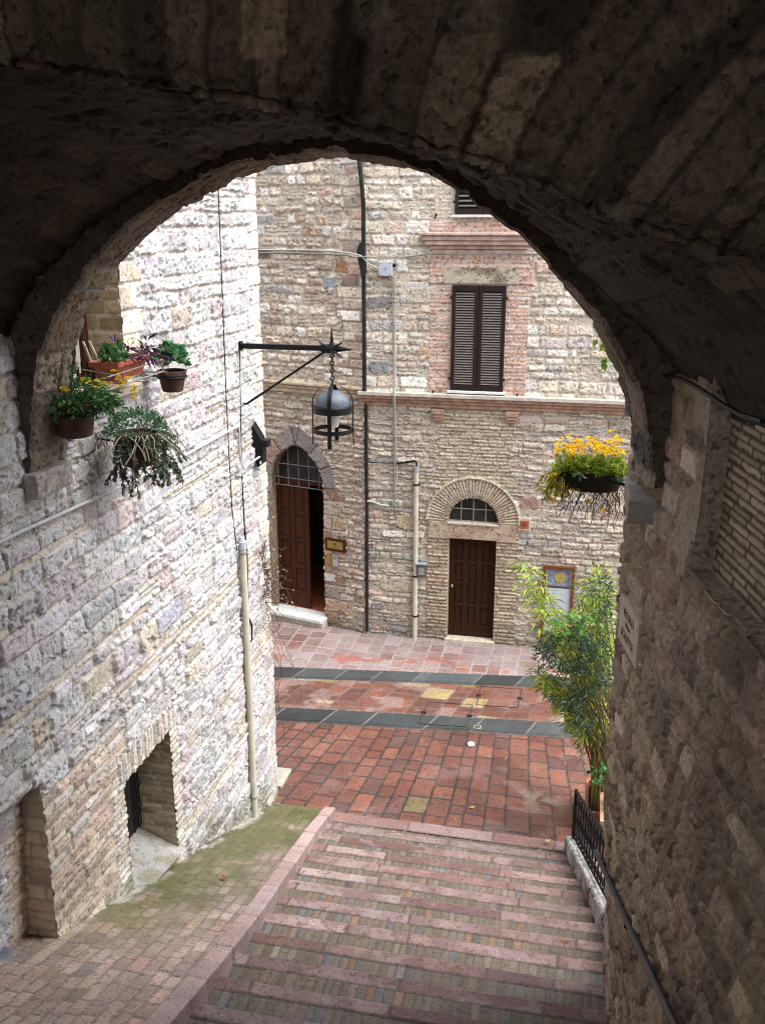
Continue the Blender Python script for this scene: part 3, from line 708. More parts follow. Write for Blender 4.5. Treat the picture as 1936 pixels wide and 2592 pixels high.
b.build('grille', M['cable'], fl)
MB().box((dx0 - .04, YF - .09, -.1), (dx1 + .04, YF + .2, dz0 + .055)).build('threshold', M['travert'], rh_, bevel=.01)
for (x, y) in ((1105, 545), (1098, 990), (1310, 1000)):
    a, z = fr(x, y); MB().tube([(a, YF, z), (a - .01, YF - .07, z + .01), (a - .015, YF - .09, z - .03)], .009, 6).tube([(a + .0, YF - .06, z + .03), (a - .02, YF - .07, z - .05)], .014, 6).build('shutter_hook', M['black'], rh_)

# ------------------------------------------------------------------ left house across the street (set back at an angle)
HG = np.array([-3.83, 16.2, 0]); AG = math.radians(14.2)
EL = np.array([math.cos(AG), -math.sin(AG), 0]); NL = np.array([-math.sin(AG), -math.cos(AG), 0])
def lf(x, y): p = atp(x, y, HG, NL); return float(np.dot(p - HG, EL)), float(p[2])
def LP(u, v, h=0.0):
    u = np.asarray(u, float)[..., None]; v = np.asarray(v, float)[..., None]; h = np.asarray(h, float)[..., None]
    return HG + EL * u + NL * h + np.array([0, 0, 1.0]) * v
def lfr(a, q, z): return tuple(HG + EL * a - NL * q + np.array([0, 0, z]))      # q goes into the wall
l2 = thing('stone_house', 'rough rubble stone house with a pointed-arch doorway, left of the iron downpipe', 'house', tuple(HG))
S = Surf(-4.6, .0, -.25, 9.3, .0165)
U, V = S.U, S.V
lu = [(3, (.62, .53, .42)), (2, (.67, .60, .51)), (2, (.55, .45, .35)), (1.2, (.55, .39, .30)), (.6, (.44, .33, .27)), (.5, (.43, .42, .40)), (1.6, (.70, .65, .59))]
hA = courses(U, V, 301, (.10, .22), (.14, .38), lu, (.55, .47, .37), joint=.022, bev=.026, off=.022, rough=.024, fr=15, wav=.03, split=.25, dome=.02, tilt=.03, edge=.014, pit=.022)
S.put(np.ones_like(U, bool), hA)
hB = courses(U, V, 302, (.07, .17), (.14, .42), [(3, (.49, .40, .30)), (2, (.54, .46, .365)), (2, (.42, .345, .28)), (1.2, (.46, .33, .255)), (.8, (.36, .33, .30)), (.8, (.6, .53, .43))], (.42, .36, .285), joint=.018, bev=.02, off=.022, rough=.024, fr=15, wav=.03, split=.22, dome=.014, tilt=.035, edge=.014, pit=.02)
zl = lf(790, 975)[1]
S.put(V < zl, hB)
S.put((V > zl) & (U > -.42 - .12 * (np.floor(V / .16) % 2)), courses(U, V, 303, (.14, .2), (.25, .5), lu, (.46, .38, .29), joint=.016, off=.02, rough=.014, tilt=.02))
# pointed opening: two arcs
ox0 = lf(690, 1300)[0] - .02; ox1 = (lf(818, 1235)[0] + lf(828, 1560)[0]) / 2; ozs = lf(755, 1225)[1]; oza = lf(748, 1125)[1]; oz0 = lf(760, 1550)[1]
ow = ox1 - ox0; xm = (ox0 + ox1) / 2; H_ = oza - ozs
ar_ = (ow * ow / 4 + H_ * H_) / ow          # arc radius, centres on the springing line
cl_, cr_ = ox1 - ar_, ox0 + ar_
def inarch(U, V, e=0.0):
    top = (np.hypot(U - cl_, V - ozs) < ar_ + e) & (np.hypot(U - cr_, V - ozs) < ar_ + e)
    return np.where(V > ozs, top, (U > ox0 - e) & (U < ox1 + e))
dist = np.maximum(np.hypot(U - cl_, V - ozs), np.hypot(U - cr_, V - ozs)) - ar_
thick = .36 - .10 * sst(0, .6, np.abs(U - xm))
thick = np.where(V > ozs, thick, .2)
th = np.where(U > xm, np.arctan2(V - ozs, U - cl_), np.arctan2(V - ozs, cr_ - U))
ta = np.arctan2(H_, ow / 2 - (0)) * 0 + np.arctan2(H_, xm - cl_)
vi = np.clip(np.floor(th / ta * 3.0 + .02), 0, 3); vf = th / ta * 3.0 + .02 - vi
dj = np.minimum(vf, 1 - vf) * ta / 3 * (ar_ + .15)
mm = sst(.006, .02, dj); side = (U > xm)
vr = TAB[(vi * 2 + side).astype(int) & 511, 33]
vc = pick([(2, (.21, .188, .178)), (2, (.26, .225, .20)), (1.3, (.34, .23, .175)), (1.5, (.24, .235, .238))], vr) * (.75 + .5 * fbm(U * 7, V * 7, 5, 4))[..., None]
rg = (V > ozs - .02) & (dist > 0) & (dist < thick)
S.c[rg] = lerp(np.array([.3, .25, .2]), vc, mm[..., None])[rg]; S.h[rg] = (mm * .035 + .02 * (fbm(U * 9, V * 9, 8, 3) - .5))[rg]
jm = (V <= ozs - .02) & (V > oz0 - .2) & (((U > ox1) & (U < ox1 + .3 + .16 * (np.floor(V / .27) % 2))) | ((U < ox0) & (U > ox0 - .35)))
S.put(jm, courses(U, V, 305, (.24, .3), (.5, .8), [(2, (.42, .29, .2)), (2, (.38, .26, .185)), (1, (.34, .3, .26)), (1, (.46, .37, .28))], (.33, .275, .21), joint=.012, bev=.014, off=.02, rough=.018, tilt=.01, edge=.006, pit=.014))
hole = inarch(U, V) & (V > oz0 - .02)
S.h += .04 * (fbm(U * .8, V * .8, 310) - .5)
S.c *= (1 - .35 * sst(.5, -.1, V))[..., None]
for (x0, y0, x1, y1, cl) in ((822, 640 + 60, 850, 730, (.30, .32, .34)), (850, 660, 880, 690, (.40, .22, .13)), (822, 1450, 850, 1472, (.55, .53, .48))):
    a0, b1 = lf(x0, y0); a1, b0 = lf(x1, y1); q = S.rect(a0, a1, b0, b1); S.c[q] = np.array(cl) * (.8 + .4 * fbm(U * 12, V * 12, 3, 4))[q][:, None]; S.h[q] = .03
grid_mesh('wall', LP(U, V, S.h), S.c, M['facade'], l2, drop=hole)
# arch soffit and jambs
pts = [(ox1, oz0 - .1), (ox1, ozs)] + [(cl_ + ar_ * math.cos(t), ozs + ar_ * math.sin(t)) for t in np.linspace(0, ta, 14)[1:]] + [(cr_ - ar_ * math.cos(t), ozs + ar_ * math.sin(t)) for t in np.linspace(ta, 0, 14)[1:-1]] + [(ox0, ozs), (ox0, oz0 - .1)]
prof = np.array(pts)
def loft(name, prof, offs, frm, colf, mat, parent):
    n = len(prof); u = np.linspace(0, 1, len(offs)); P = np.zeros((n, len(offs), 3))
    for j, o in enumerate(offs):
        for i, (a, z) in enumerate(prof): P[i, j] = frm(a, o, z)
    c = colf(P); return grid_mesh(name, P, c, mat, parent)
loft('arch_reveal', prof, np.linspace(-.03, .5, 14), lfr, lambda P: np.ones(P.shape) * np.array([.27, .2, .15]) * (.7 + .6 * fbm(P[..., 0] * 9, P[..., 2] * 9, 4))[..., None], M['facade'], l2)
b = MB().box((ox0 - .4, .5, oz0 - .1), (ox1 + .4, .52, oza + .3), lfr) if False else MB()
b.box((ox0 - .5, 2.6, oz0 - .1), (ox1 + .6, 2.64, oza + .4), lfr).box((ox0 - .54, .5, oz0 - .1), (ox0 - .5, 2.6, oza + .4), lfr).box((ox1 + .6, .5, oz0 - .1), (ox1 + .64, 2.6, oza + .4), lfr).box((ox0 - .5, .5, oza + .36), (ox1 + .6, 2.6, oza + .4), lfr)
b.build('hallway', flat_mat('hall_plaster', (.10, .075, .05), rough=.9), l2)
MB().box((ox0 - .5, .16, oz0 - .08), (ox1 + .6, 2.6, oz0 + .035), lfr).build('hall_floor', M['redfloor'], l2)
lwid = lf(771, 1400)[0] - ox0
zt = lf(755, 1232)[1]
d = panel_door('door', lambda a, q, z: lfr(ox0 + .0 + a, .2 + q, oz0 + .04 + z), lwid, zt - oz0 - .02, 2, 4, .3, M['wood2'], l2)
b = MB(); kx, kz = lf(728, 1366)
b.tube([lfr(kx - .09, .17, kz), lfr(kx - .08, .13, kz), lfr(kx, .11, kz - .035), lfr(kx + .08, .13, kz), lfr(kx + .09, .17, kz)], .012, 6); b.build('handle', M['black'], d)
MB().box((ox0, .18, zt - .0), (ox1, .27, zt + .07), lfr).build('transom', M['wood2'], l2, bevel=.006)
b = MB(); gq = .07
for i, x in enumerate(np.linspace(ox0 + .14, ox1 - .14, 5)):
    zz = ozs + min(math.sqrt(max(ar_ ** 2 - (x - cl_) ** 2, 0)), math.sqrt(max(ar_ ** 2 - (x - cr_) ** 2, 0))); b.tube([lfr(x, gq, zt - .02), lfr(x, gq, zz)], .012, 6)
for z in (zt - .02, zt + .13, zt + .40): b.tube([lfr(ox0 - .02, gq - .012, z), lfr(ox1 + .02, gq - .012, z)], .012, 6)
b.build('grille', flat_mat('dull_grille', (.10, .095, .085), rough=.6), l2)
pn = [(a, z) for a, z in pts if z >= ozs - .001] ; pn = [(ox1, zt + .07)] + pn + [(ox0, zt + .07)]
MB().prism(pn, lfr, .24, .26).build('fanlight_pane', M['glass'], l2)
tz = oz0 + .03
MB().box((ox0 - .1, -.26, tz - .07), (ox1 + .03, .17, tz), lfr).build('threshold', M['marble'], l2, bevel=.012)
MB().box((ox0 - .16, -.2, -.2), (ox1 + .03, .0, tz - .075), lfr).build('step', M['travert'], l2, bevel=.015)
zq = lf(790, 975)[1]
MB().box((-4.6, -.14, zq), (.02, .0, zq + .05), lfr).box((-4.6, -.1, zq - .07), (.02, .0, zq - .003), lfr).box((-4.6, -.07, zq - .15), (.02, .0, zq - .073), lfr).build('string_course', flat_mat('stone_moulding', (.40, .32, .22), rough=.9, var=.35, scale=8, bump=.5), l2, bevel=.014)
MB().box((-4.6, 2.7, -.2), (0, 6, 9.3), lfr).box((-4.6, .1, 4.6), (0, 2.7, 9.3), lfr).build('house_body', flat_mat('tan_render2', (.4, .33, .25), rough=.9), l2)

# ------------------------------------------------------------------ the archway the photograph is taken from
aw = thing('stone_archway', 'dark vaulted stone archway over the stairs, seen from underneath', 'archway', (-1.7, 6.4, 0))
ringp = np.array([(lambda p_: (p_[0], p_[2]))(atY(x_, y_, 6.2)) for x_, y_ in ((168, 1195), (172, 1150), (178, 1000), (184, 914), (203, 838), (237, 774), (271, 732), (300, 681), (369, 596), (466, 524), (560, 470), (602, 448), (700, 414), (850, 397), (900, 395), (1000, 410), (1160, 460), (1340, 600), (1500, 800), (1570, 950), (1590, 1050), (1600, 1120), (1599, 1185))])
farp = np.array([(-3.86, 6.2), (-3.84, 6.6), (-3.72, 6.9), (-3.42, 7.24), (-3.1, 7.47), (-2.7, 7.71), (-2.1, 7.93), (-1.6, 7.99), (-1.28, 7.96), (-.8, 7.8), (-.35, 7.49), (.02, 7.10), (.21, 6.95), (.34, 6.83), (.45, 6.69), (.54, 6.52), (.6, 6.35)])
nearp = np.array([(-3.9, 6.9), (-3.8, 7.35), (-3.4, 7.8), (-2.8, 8.03), (-2.09, 8.07), (-1.65, 8.0), (-1.27, 7.93), (-.87, 7.85), (-.67, 7.80), (-.24, 7.67), (-.02, 7.57), (.24, 7.48), (.53, 7.40), (.75, 7.27), (.92, 7.09), (1.04, 6.86), (1.14, 6.6)])
def resamp(p, n):
    d = np.r_[0, np.cumsum(np.hypot(*np.diff(p, axis=0).T))]; t = np.linspace(0, d[-1], 400)
    q = np.stack([np.interp(t, d, p[:, 0]), np.interp(t, d, p[:, 1])], 1)
    k = np.ones(17) / 17; qp = np.pad(q, ((8, 8), (0, 0)), 'reflect', reflect_type='odd'); q = np.stack([np.convolve(qp[:, i], k, 'valid') for i in (0, 1)], 1)
    return np.stack([np.interp(np.linspace(0, d[-1], n), t, q[:, i]) for i in (0, 1)], 1)
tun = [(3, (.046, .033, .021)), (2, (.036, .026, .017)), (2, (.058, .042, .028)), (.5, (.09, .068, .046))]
n = 380; mY = 130
a = resamp(farp, n); b = resamp(nearp, n)
t = np.linspace(0, 1, mY)
C_ = a[:, None] * (1 - t)[None, :, None] + b[:, None] * t[None, :, None]
Yv = np.broadcast_to(5.86 - t * 2.56, (n, mY))
Sv = np.broadcast_to(np.linspace(0, 6.0, n)[:, None], (n, mY))
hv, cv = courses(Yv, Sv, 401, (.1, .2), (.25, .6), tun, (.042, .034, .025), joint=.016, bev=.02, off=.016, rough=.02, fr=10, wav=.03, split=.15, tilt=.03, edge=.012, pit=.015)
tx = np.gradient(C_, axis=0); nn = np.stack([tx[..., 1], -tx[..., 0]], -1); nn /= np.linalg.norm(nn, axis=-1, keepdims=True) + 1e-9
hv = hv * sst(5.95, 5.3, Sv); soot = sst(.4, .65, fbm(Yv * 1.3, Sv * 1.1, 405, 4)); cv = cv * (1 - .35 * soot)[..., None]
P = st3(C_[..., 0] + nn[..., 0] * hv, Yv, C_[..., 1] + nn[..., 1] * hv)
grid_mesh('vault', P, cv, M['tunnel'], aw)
# the ring of voussoirs at the mouth
n = 420; mY = 46; q = resamp(ringp, n); Yv = np.broadcast_to(np.linspace(6.2, 5.72, mY), (n, mY)); Sv = np.broadcast_to(np.linspace(0, 6.6, n)[:, None], (n, mY))
rgp = [(3, (.20, .16, .12)), (2, (.16, .125, .095)), (1.5, (.25, .205, .16)), (.6, (.15, .135, .12))]
hv, cv = courses(Yv * 1.0, Sv, 402, (.2, .42), (.35, .7), rgp, (.18, .15, .12), joint=.012, bev=.02, off=.012, rough=.02, fr=12, wav=.012, tilt=.012, edge=.012, pit=.02)
tx = np.gradient(q, axis=0); nn = np.stack([tx[:, 1], -tx[:, 0]], -1); nn /= np.linalg.norm(nn, axis=-1, keepdims=True) + 1e-9
rag = .014 * (TAB[(np.floor(Sv / .3)).astype(int) & 511, 3] - .5)
ed = np.minimum(Yv - 5.72, 6.2 - Yv); flare = .10 * sst(-.5, .25, q[:, 0:1]) * (6.2 - Yv) / .48; hv = hv - .02 * sst(.03, 0, ed)
P = st3(q[:, 0:1] + flare + nn[:, 0:1] * (hv + rag), Yv, q[:, 1:2] + nn[:, 1:2] * (hv + rag)); ring_inner = P[:, -1]
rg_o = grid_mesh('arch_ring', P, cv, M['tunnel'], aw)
# inner face of the ring, facing up the stairs
mm_ = 22; o = np.linspace(0, .26, mm_)
P2 = np.zeros((n, mm_, 3)); P2[..., 0] = ring_inner[:, 0:1] - nn[:, 0:1] * o; P2[..., 1] = 5.725 + .02 * (fbm(P2[..., 0] * 6, o[None] * 6 + Sv[:, :1] * 3, 3) - .5); P2[..., 2] = ring_inner[:, 2:3] - nn[:, 1:2] * o
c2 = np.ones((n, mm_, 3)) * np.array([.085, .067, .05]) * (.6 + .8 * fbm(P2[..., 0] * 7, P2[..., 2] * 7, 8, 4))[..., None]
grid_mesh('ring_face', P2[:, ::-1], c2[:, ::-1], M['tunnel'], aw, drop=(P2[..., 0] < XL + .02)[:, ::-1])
# impost block under the left foot of the ring
izt = float(atX(110, 1196, -3.66)[2]); izb = float(atX(110, 1262, -3.66)[2])
MB().box((XL - .1, 5.66, izb), (-3.655, 6.14, izt)).build('impost', flat_mat('impost_stone', (.30, .265, .24), rough=.95, var=.5, scale=22, bump=1.0), aw, bevel=.02)
# outward face over the mouth and the mass above
def prof_z(p, x):
    top = p[np.argmax(p[:, 1])][0]
    return np.interp(x, p[:, 0], p[:, 1])
S = Surf(-4.6, 3.6, 5.5, 10.0, .05)
U, V = S.U, S.V
S.put(np.ones_like(U, bool), courses(U, V, 403, (.12, .24), (.2, .5), lp, mort, joint=.02, bev=.02, off=.02, rough=.02, wav=.02))
under = (V < prof_z(ringp[1:], U) + .14) & (U > -3.86) & (U < .46)
grid_mesh('outer_wall', st3(U, 6.22 + S.h * .5, V)[::-1], S.c[::-1], M['wall'], aw, drop=(under | (U < XL - .3) | ((U > .3) & (V < 5.6)))[::-1])
# nearer arch face above the vault
S = Surf(-3.2, 1.4, 6.9, 9.75, .012)
U, V = S.U, S.V
sl2 = np.interp(U, [-3, -2, -1.3, -.7, -.24, .24, .6, 1.2], [.02, .08, .12, .28, .4, .62, .75, .9])
X0 = U - sl2 * (V - prof_z(nearp, U)) * .9
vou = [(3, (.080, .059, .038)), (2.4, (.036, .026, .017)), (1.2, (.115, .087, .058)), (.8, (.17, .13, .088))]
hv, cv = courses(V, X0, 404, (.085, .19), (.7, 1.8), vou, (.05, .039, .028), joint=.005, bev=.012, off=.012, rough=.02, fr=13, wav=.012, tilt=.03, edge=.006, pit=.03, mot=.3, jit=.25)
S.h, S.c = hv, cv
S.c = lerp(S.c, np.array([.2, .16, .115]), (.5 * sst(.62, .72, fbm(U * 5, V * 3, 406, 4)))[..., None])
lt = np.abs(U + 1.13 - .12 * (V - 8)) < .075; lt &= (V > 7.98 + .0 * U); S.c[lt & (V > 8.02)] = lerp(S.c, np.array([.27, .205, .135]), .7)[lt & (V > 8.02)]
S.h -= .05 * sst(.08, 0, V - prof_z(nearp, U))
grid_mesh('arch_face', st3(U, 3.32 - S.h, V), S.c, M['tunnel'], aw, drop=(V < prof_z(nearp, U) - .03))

# right-hand wall of the passage
def edge_x(z): return np.interp(z, [0, 1.7, 2.7, 3.5, 5.0, 5.6, 6.1], [.46, .42, .38, .335, .305, .315, .33])
def wall_x(Y, z): return edge_x(z) + np.interp(z, [2.4, 3.5, 5.0, 6.0], [.06, .11, .20, .22]) * (6.45 - Y)
S = Surf(-1.6, 6.2, .6, 7.7, .0125, .0125)
U, V = S.U, S.V
rw = [(3, (.38, .295, .215)), (2, (.32, .24, .17)), (2, (.43, .335, .25)), (1.3, (.40, .28, .225)), (.8, (.50, .41, .31)), (.8, (.26, .205, .16))]
hc = courses(U, V, 501, (.09, .19), (.16, .46), rw, (.34, .265, .19), joint=.016, bev=.014, off=.02, rough=.009, fr=17, wav=.02, split=.12, jit=.26, dome=.004, tilt=.02, edge=.010, pit=.016, mot=.22)
S.put(np.ones_like(U, bool), hc)
NU0, NU1, NV0, NV1 = 1.4125, 2.6, 5.7125, 6.9
plas = S.rect(NU0 - .28, NU0 + .02, NV0 - .1, 6.9) & (fbm(U * 4, V * 3, 520) > .36); S.h[plas] = .02 + .004 * vn(U * 20, V * 20)[plas]; S.c[plas] = np.array([.40, .33, .265]) * (.85 + .3 * fbm(U * 6, V * 6, 9))[plas][:, None]
sv = S.rect(NU0 - .5, NU0 - .2, 5.5, 6.2) & (fbm(U * 5, V * 2, 521) > .58); S.c[sv] = (.42, .31, .27)
nb = courses(U, V, 502, (.072, .08), (.2, .26), [(3, (.42, .34, .25)), (2, (.37, .29, .21)), (1, (.46, .38, .28))], (.13, .10, .07), joint=.018, bev=.01, off=.014, rough=.006, wav=.006, edge=.003)
S.h = S.h * sst(7.0, 6.55, V)
S.h += .05 * (fbm(U * .9, V * .9, 510) - .5)
damp = sst(.5, .7, fbm(U * 1.5, V * .8, 511, 4)); S.c *= (1 - .25 * damp)[..., None]
Yw = np.where(U >= 0, 6.45 - U, 6.45); ex = edge_x(V)
Px = np.where(U >= 0, wall_x(6.45 - np.maximum(U, 0), V) - S.h, ex - U * 1.0)
Py = np.where(U >= 0, Yw, 6.45 + S.h)
rnd = np.exp(-(U / .05) ** 2) * .02; Px = Px + rnd; Py = Py - rnd
qn = S.rect(NU0 - .001, NU1 + .001, NV0 - .001, NV1 + .001); S.h[qn] *= .3
grid_mesh('side_wall', st3(Px, Py, V), S.c, M['sidewall'], aw, drop=qn)
WP = lambda u, v, h: st3(wall_x(6.45 - u, v) - h, 6.45 - u, v)
s = Surf(NU0, NU1, NV0, NV1, .0125); nb = courses(s.U, s.V, 502, (.042, .048), (.2, .27), [(3, (.46, .38, .28)), (2, (.41, .325, .235)), (1, (.52, .43, .33))], (.10, .075, .05), joint=.012, bev=.006, off=.006, rough=.006, wav=.006, edge=.003)
s.put(np.ones_like(s.U, bool), nb); grid_mesh('brick_infill', WP(s.U, s.V, s.h - .095), s.c, M['brick'], aw)
s = Surf(0, .12, NV0, NV1, .0125); pc_ = np.ones(s.U.shape + (3,)) * np.array([.30, .24, .18]) * (.7 + .6 * fbm(s.U * 9, s.V * 9, 3))[..., None]
grid_mesh('recess_jamb', WP(NU0 + 0 * s.U + .008 * vn(s.V * 7, s.U * 7, 3), s.V, .02 - s.U), pc_, M['tunnel'], aw)
s = Surf(NU0 - .02, NU1, 0, .13, .0125); pc_ = np.ones(s.U.shape + (3,)) * np.array([.32, .26, .2]) * (.7 + .6 * fbm(s.U * 9, s.V * 9, 3))[..., None]
grid_mesh('recess_sill', WP(s.U, NV0 - .03 + s.V * .25 + .02 * fbm(s.U * 6, s.V * 6, 4), .03 - s.V), pc_, M['tunnel'], aw)
def on_wall(x, y):
    d = ray(x, y); lo, hi = .5, 14.0
    for _ in range(60):
        m_ = (lo + hi) / 2; p = CAMP + d * m_
        if p[0] < wall_x(min(p[1], 6.45), p[2]): lo = m_
        else: hi = m_
    return CAMP + d * lo
body = flat_mat('rubble_mass', (.2, .16, .13), rough=.95)
MB().box((.9 + .9, -9, -.1), (5, 6.3, 10)).box((-4.6, 3.5, 8.35), (1.8, 6.3, 10)).build('masonry_mass', body, aw)
# unseen walls and open-ended flat ceiling behind the camera, sized to set the backlight
MB().box((-8, -9, 2), (-4.6, 1.15, 10)).box((1.3, -9, 2), (1.8, .3, 10)).box((-4.6, -1.6, 9.7), (2, 3.3, 10)).build('unseen_passage', body, aw)

# ------------------------------------------------------------------ street furniture and fixings
# lantern bracket and lantern
pr = atX(601, 875, XL); YA = float(pr[1])
def A_(x, y): return atY(x, y, YA)
br_ = thing('lamp_bracket', 'black wrought iron bracket arm with star and spike, fixed to the pale left house', 'bracket', tuple(pr))
z0 = float(pr[2]); xs = float(A_(840, 877)[0]); xt = float(A_(895, 881)[0])
b = MB(); b.box((XL - .05, YA - .028, z0 - .028), (xs, YA + .028, z0 + .028)).box((XL - .0, YA - .05, z0 - .05), (XL + .05, YA + .05, z0 + .05))
b.build('arm', M['black'], br_, bevel=.006)
MB().tube([(xs - .12, YA, z0), (xs, YA, z0), (xt, YA, z0 - .01)], [.045, .05, .002], 8).build('spike', M['black'], br_)
b = MB(); b.tube([(xs, YA, z0 - .05), (xs, YA, z0 + .07), (xs, YA, z0 + .24)], [.06, .02, .002], 8)
for (dx, dz) in ((.13, .07), (-.13, .07), (.12, -.09), (-.12, -.07)):
    b.tube([(xs + dx * .3, YA - .03, z0 + dz * .3), (xs + dx, YA - .05, z0 + dz)], [.014, .007], 6)
b.build('star', M['black'], br_)
p0, p1, p2 = A_(602, 1020), A_(625, 1022), A_(822, 890)
MB().tube([(XL - .03, YA, p0[2]), (p1[0], YA, p1[2]), (p2[0], YA, p2[2])], .013, 8).build('strut', M['black'], br_)
zt_ = float(A_(842, 978)[2]); zr1 = float(A_(842, 1036)[2]); zr2 = float(A_(842, 1088)[2]); zb = float(A_(845, 1126)[2]); rl = float((A_(890, 1035)[0] - A_(792, 1035)[0]) / 2)
ln_ = thing('street_lantern', 'dome-topped black iron lantern hanging on a chain from the bracket arm', 'lantern', (xs, YA, zt_))
b = MB(); zc0 = z0 - .06; nl = 8; lz = (zc0 - zt_ - .03) / nl
for i in range(nl):
    zc_ = zc0 - (i + .5) * lz; ax = (0, 1, 0) if i % 2 == 0 else (1, 0, 0)
    e1 = Vector(ax).orthogonal().normalized()
    horiz = abs(e1.z) < .5
    b.ring((xs, YA, zc_), lz * .55, .008, ax=ax, n=14, sc=((.62, 1.15) if horiz else (1.15, .62)))
b.build('chain', M['black'], ln_, smooth=True)
rd = rl * .86; dome = [(rd, 0), (rd * .995, .05)] + [(rd * math.cos(t), .05 + (zt_ - zr1 - .11) * math.sin(t)) for t in np.linspace(.12, 1.5, 10)]
MB().lathe((xs, YA, zr1 + .02), dome, 32).build('dome', M['domezinc'], ln_, smooth=True)
b = MB(); b.lathe((xs, YA, zr1 - .035), [(rl * .92, 0), (rl * .96, 0), (rl * .96, .07), (rl * .86, .085), (rl * .86, .075), (rl * .92, .06), (rl * .92, 0)], 32, cap=False)
b.build('upper_band', M['black'], ln_, smooth=True)
b = MB()
b.lathe((xs, YA, zr2 - .025), [(rl * .93, 0), (rl * .99, 0), (rl * .99, .045), (rl * .93, .045), (rl * .93, 0)], 32, cap=False)
b.build('lower_band', M['black'], ln_, smooth=True)
angs = [math.radians(a_) for a_ in (-85, 5, 95, 185)]
for i, a_ in enumerate(angs):
    c_, s_ = math.cos(a_), math.sin(a_); path = [(xs + rl * 1.0 * math.cos(t) * c_ * 1.02, YA + rl * math.cos(t) * s_ * 1.02, zr1 + .07 + (zt_ - zr1 - .05) * math.sin(t)) for t in np.linspace(math.pi / 2, 0, 9)]
    path += [(xs + rl * 1.02 * c_, YA + rl * 1.02 * s_, zr2), (xs + rl * 1.04 * c_, YA + rl * 1.04 * s_, zb)]
    b = MB(); w_ = .022 if i in (0, 2) else .011
    tv = Vector((-s_, c_, 0)); nv = Vector((c_, s_, 0)); vs = []; fs = []
    for pth in path:
        pv = Vector(pth)
        for (e, f_) in ((-w_, .005), (w_, .005), (w_, -.005), (-w_, -.005)): vs.append(pv + tv * e + nv * f_)
    for k_ in range(len(path) - 1):
        for j in range(4): fs.append((k_ * 4 + j, k_ * 4 + (j + 1) % 4, k_ * 4 + 4 + (j + 1) % 4, k_ * 4 + 4 + j))
    fs += [(3, 2, 1, 0), tuple((len(path) - 1) * 4 + j for j in range(4))]
    b.add(vs, fs); b.build('strap', M['black'], ln_)
bz = float(A_(842, 1084)[2])
MB().lathe((xs, YA, bz), [(.02, 0), (.06, .02), (.075, .07), (.08, .2), (.08, zr1 - bz)], 20).build('lamp_glass', M['milk'], ln_, smooth=True)

# black flood lamp at the corner of the left house
q = atX(640, 1120, XL)
fl_ = thing('flood_lamp', 'long black flood lamp leaning off the corner of the left house under the bracket', 'lamp', tuple(q))
yq = float(q[1]); fp = [atY(*p_, yq) for p_ in ((619, 1048), (628, 1050), (662, 1105), (668, 1118), (668, 1172), (655, 1182), (640, 1130))]
MB().prism([(p_[0], p_[2]) for p_ in fp], lambda a, q_, z: (a, q_, z), yq - .05, yq + .1).build('housing', M['black'], fl_, bevel=.01)
MB().box((fp[3][0] - .01, yq - .07, fp[3][2] - .05), (fp[3][0] + .07, yq + .05, fp[3][2] + .03)).build('mount', M['black'], fl_, bevel=.006)
MB().box((XL - .02, yq + .0, fp[4][2] + .03), (fp[4][0], yq + .04, fp[4][2] + .07)).build('mount', M['black'], fl_, bevel=.006)

# pipes and cables
def pipe(name, pts, r, mat, label, cat, n=8, parts=None, group=None):
    o = MB().tube(pts, r, n).build(name, mat, None, smooth=True); return tag(o, label, cat, group)
top = atX(600, 1400, XL + .05); bot = atX(643, 2062, XL + .05)
t_ = thing('wall_pipe', 'cream plastic conduit pipe standing against the left house near its corner', 'pipe', tuple(bot))
MB().tube([(XL + .06, bot[1], bot[2] - .1), (XL + .06, bot[1], top[2])], .042, 12).build('tube', M['pvc'], t_, smooth=True)
MB().tube([(XL + .06, bot[1], top[2]), (XL + .06, bot[1], top[2] + .09)], .05, 12).tube([(XL + .06, bot[1], top[2] + .09), (XL + .06, bot[1], top[2] + .14)], [.04, .022], 12).build('cap', M['greypl'], t_)
for z in (top[2] - .06, bot[2] + .25): MB().tube([(XL + .06, bot[1], z), (XL + .06, bot[1], z + .025)], .049, 12).box((XL - .03, bot[1] - .01, z), (XL + .04, bot[1] + .01, z + .02)).build('clamp', M['cable'], t_)
p0 = fr(1060, 1192); p1 = fr(1047, 1634); xp = (p0[0] + p1[0]) / 2
t_ = thing('wall_pipe', 'cream plastic conduit pipe on the tan house beside the small arched door', 'pipe', (xp, YF, 0))
MB().tube([(xp, YF - .07, -.02), (xp, YF - .07, p0[1])], .043, 12).build('tube', M['pvc'], t_, smooth=True)
MB().tube([(xp, YF - .07, p0[1]), (xp, YF - .07, p0[1] + .1)], .05, 12).build('cap', M['steel'], t_, smooth=True)
e0 = fr(1005, 1171); MB().tube([(xp, YF - .07, p0[1] + .08), (xp, YF - .07, p0[1] + .17), (xp - .03, YF - .07, p0[1] + .2), (e0[0], YF - .06, e0[1])], .018, 8).build('elbow', M['ironpipe'], t_, smooth=True)
for z in (p0[1] - .25, p0[1] - 2.0, .45): MB().tube([(xp, YF - .07, z), (xp, YF - .07, z + .03)], .051, 12).box((xp - .06, YF - .07, z), (xp + .06, YF, z + .025)).build('clamp', M['ironpipe'], t_)
dpx = -3.80
t_ = thing('downpipe', 'dark rusty iron downpipe between the two houses, bent at the top, with a hopper box', 'downpipe', (dpx, YF - .1, 0))
zt = fr(925, 985)[1]
pA = fr(908, 398); pB = fr(922, 470)
MB().tube([(pA[0] - .02, YF - .12, pA[1] + .3), (pA[0] + .03, YF - .12, pA[1]), (pB[0] - .01, YF - .13, pB[1]), (dpx, YF - .13, pB[1] - .3), (dpx, YF - .13, zt - .05)], .036, 12).build('tube', M['ironpipe'], t_, smooth=True)
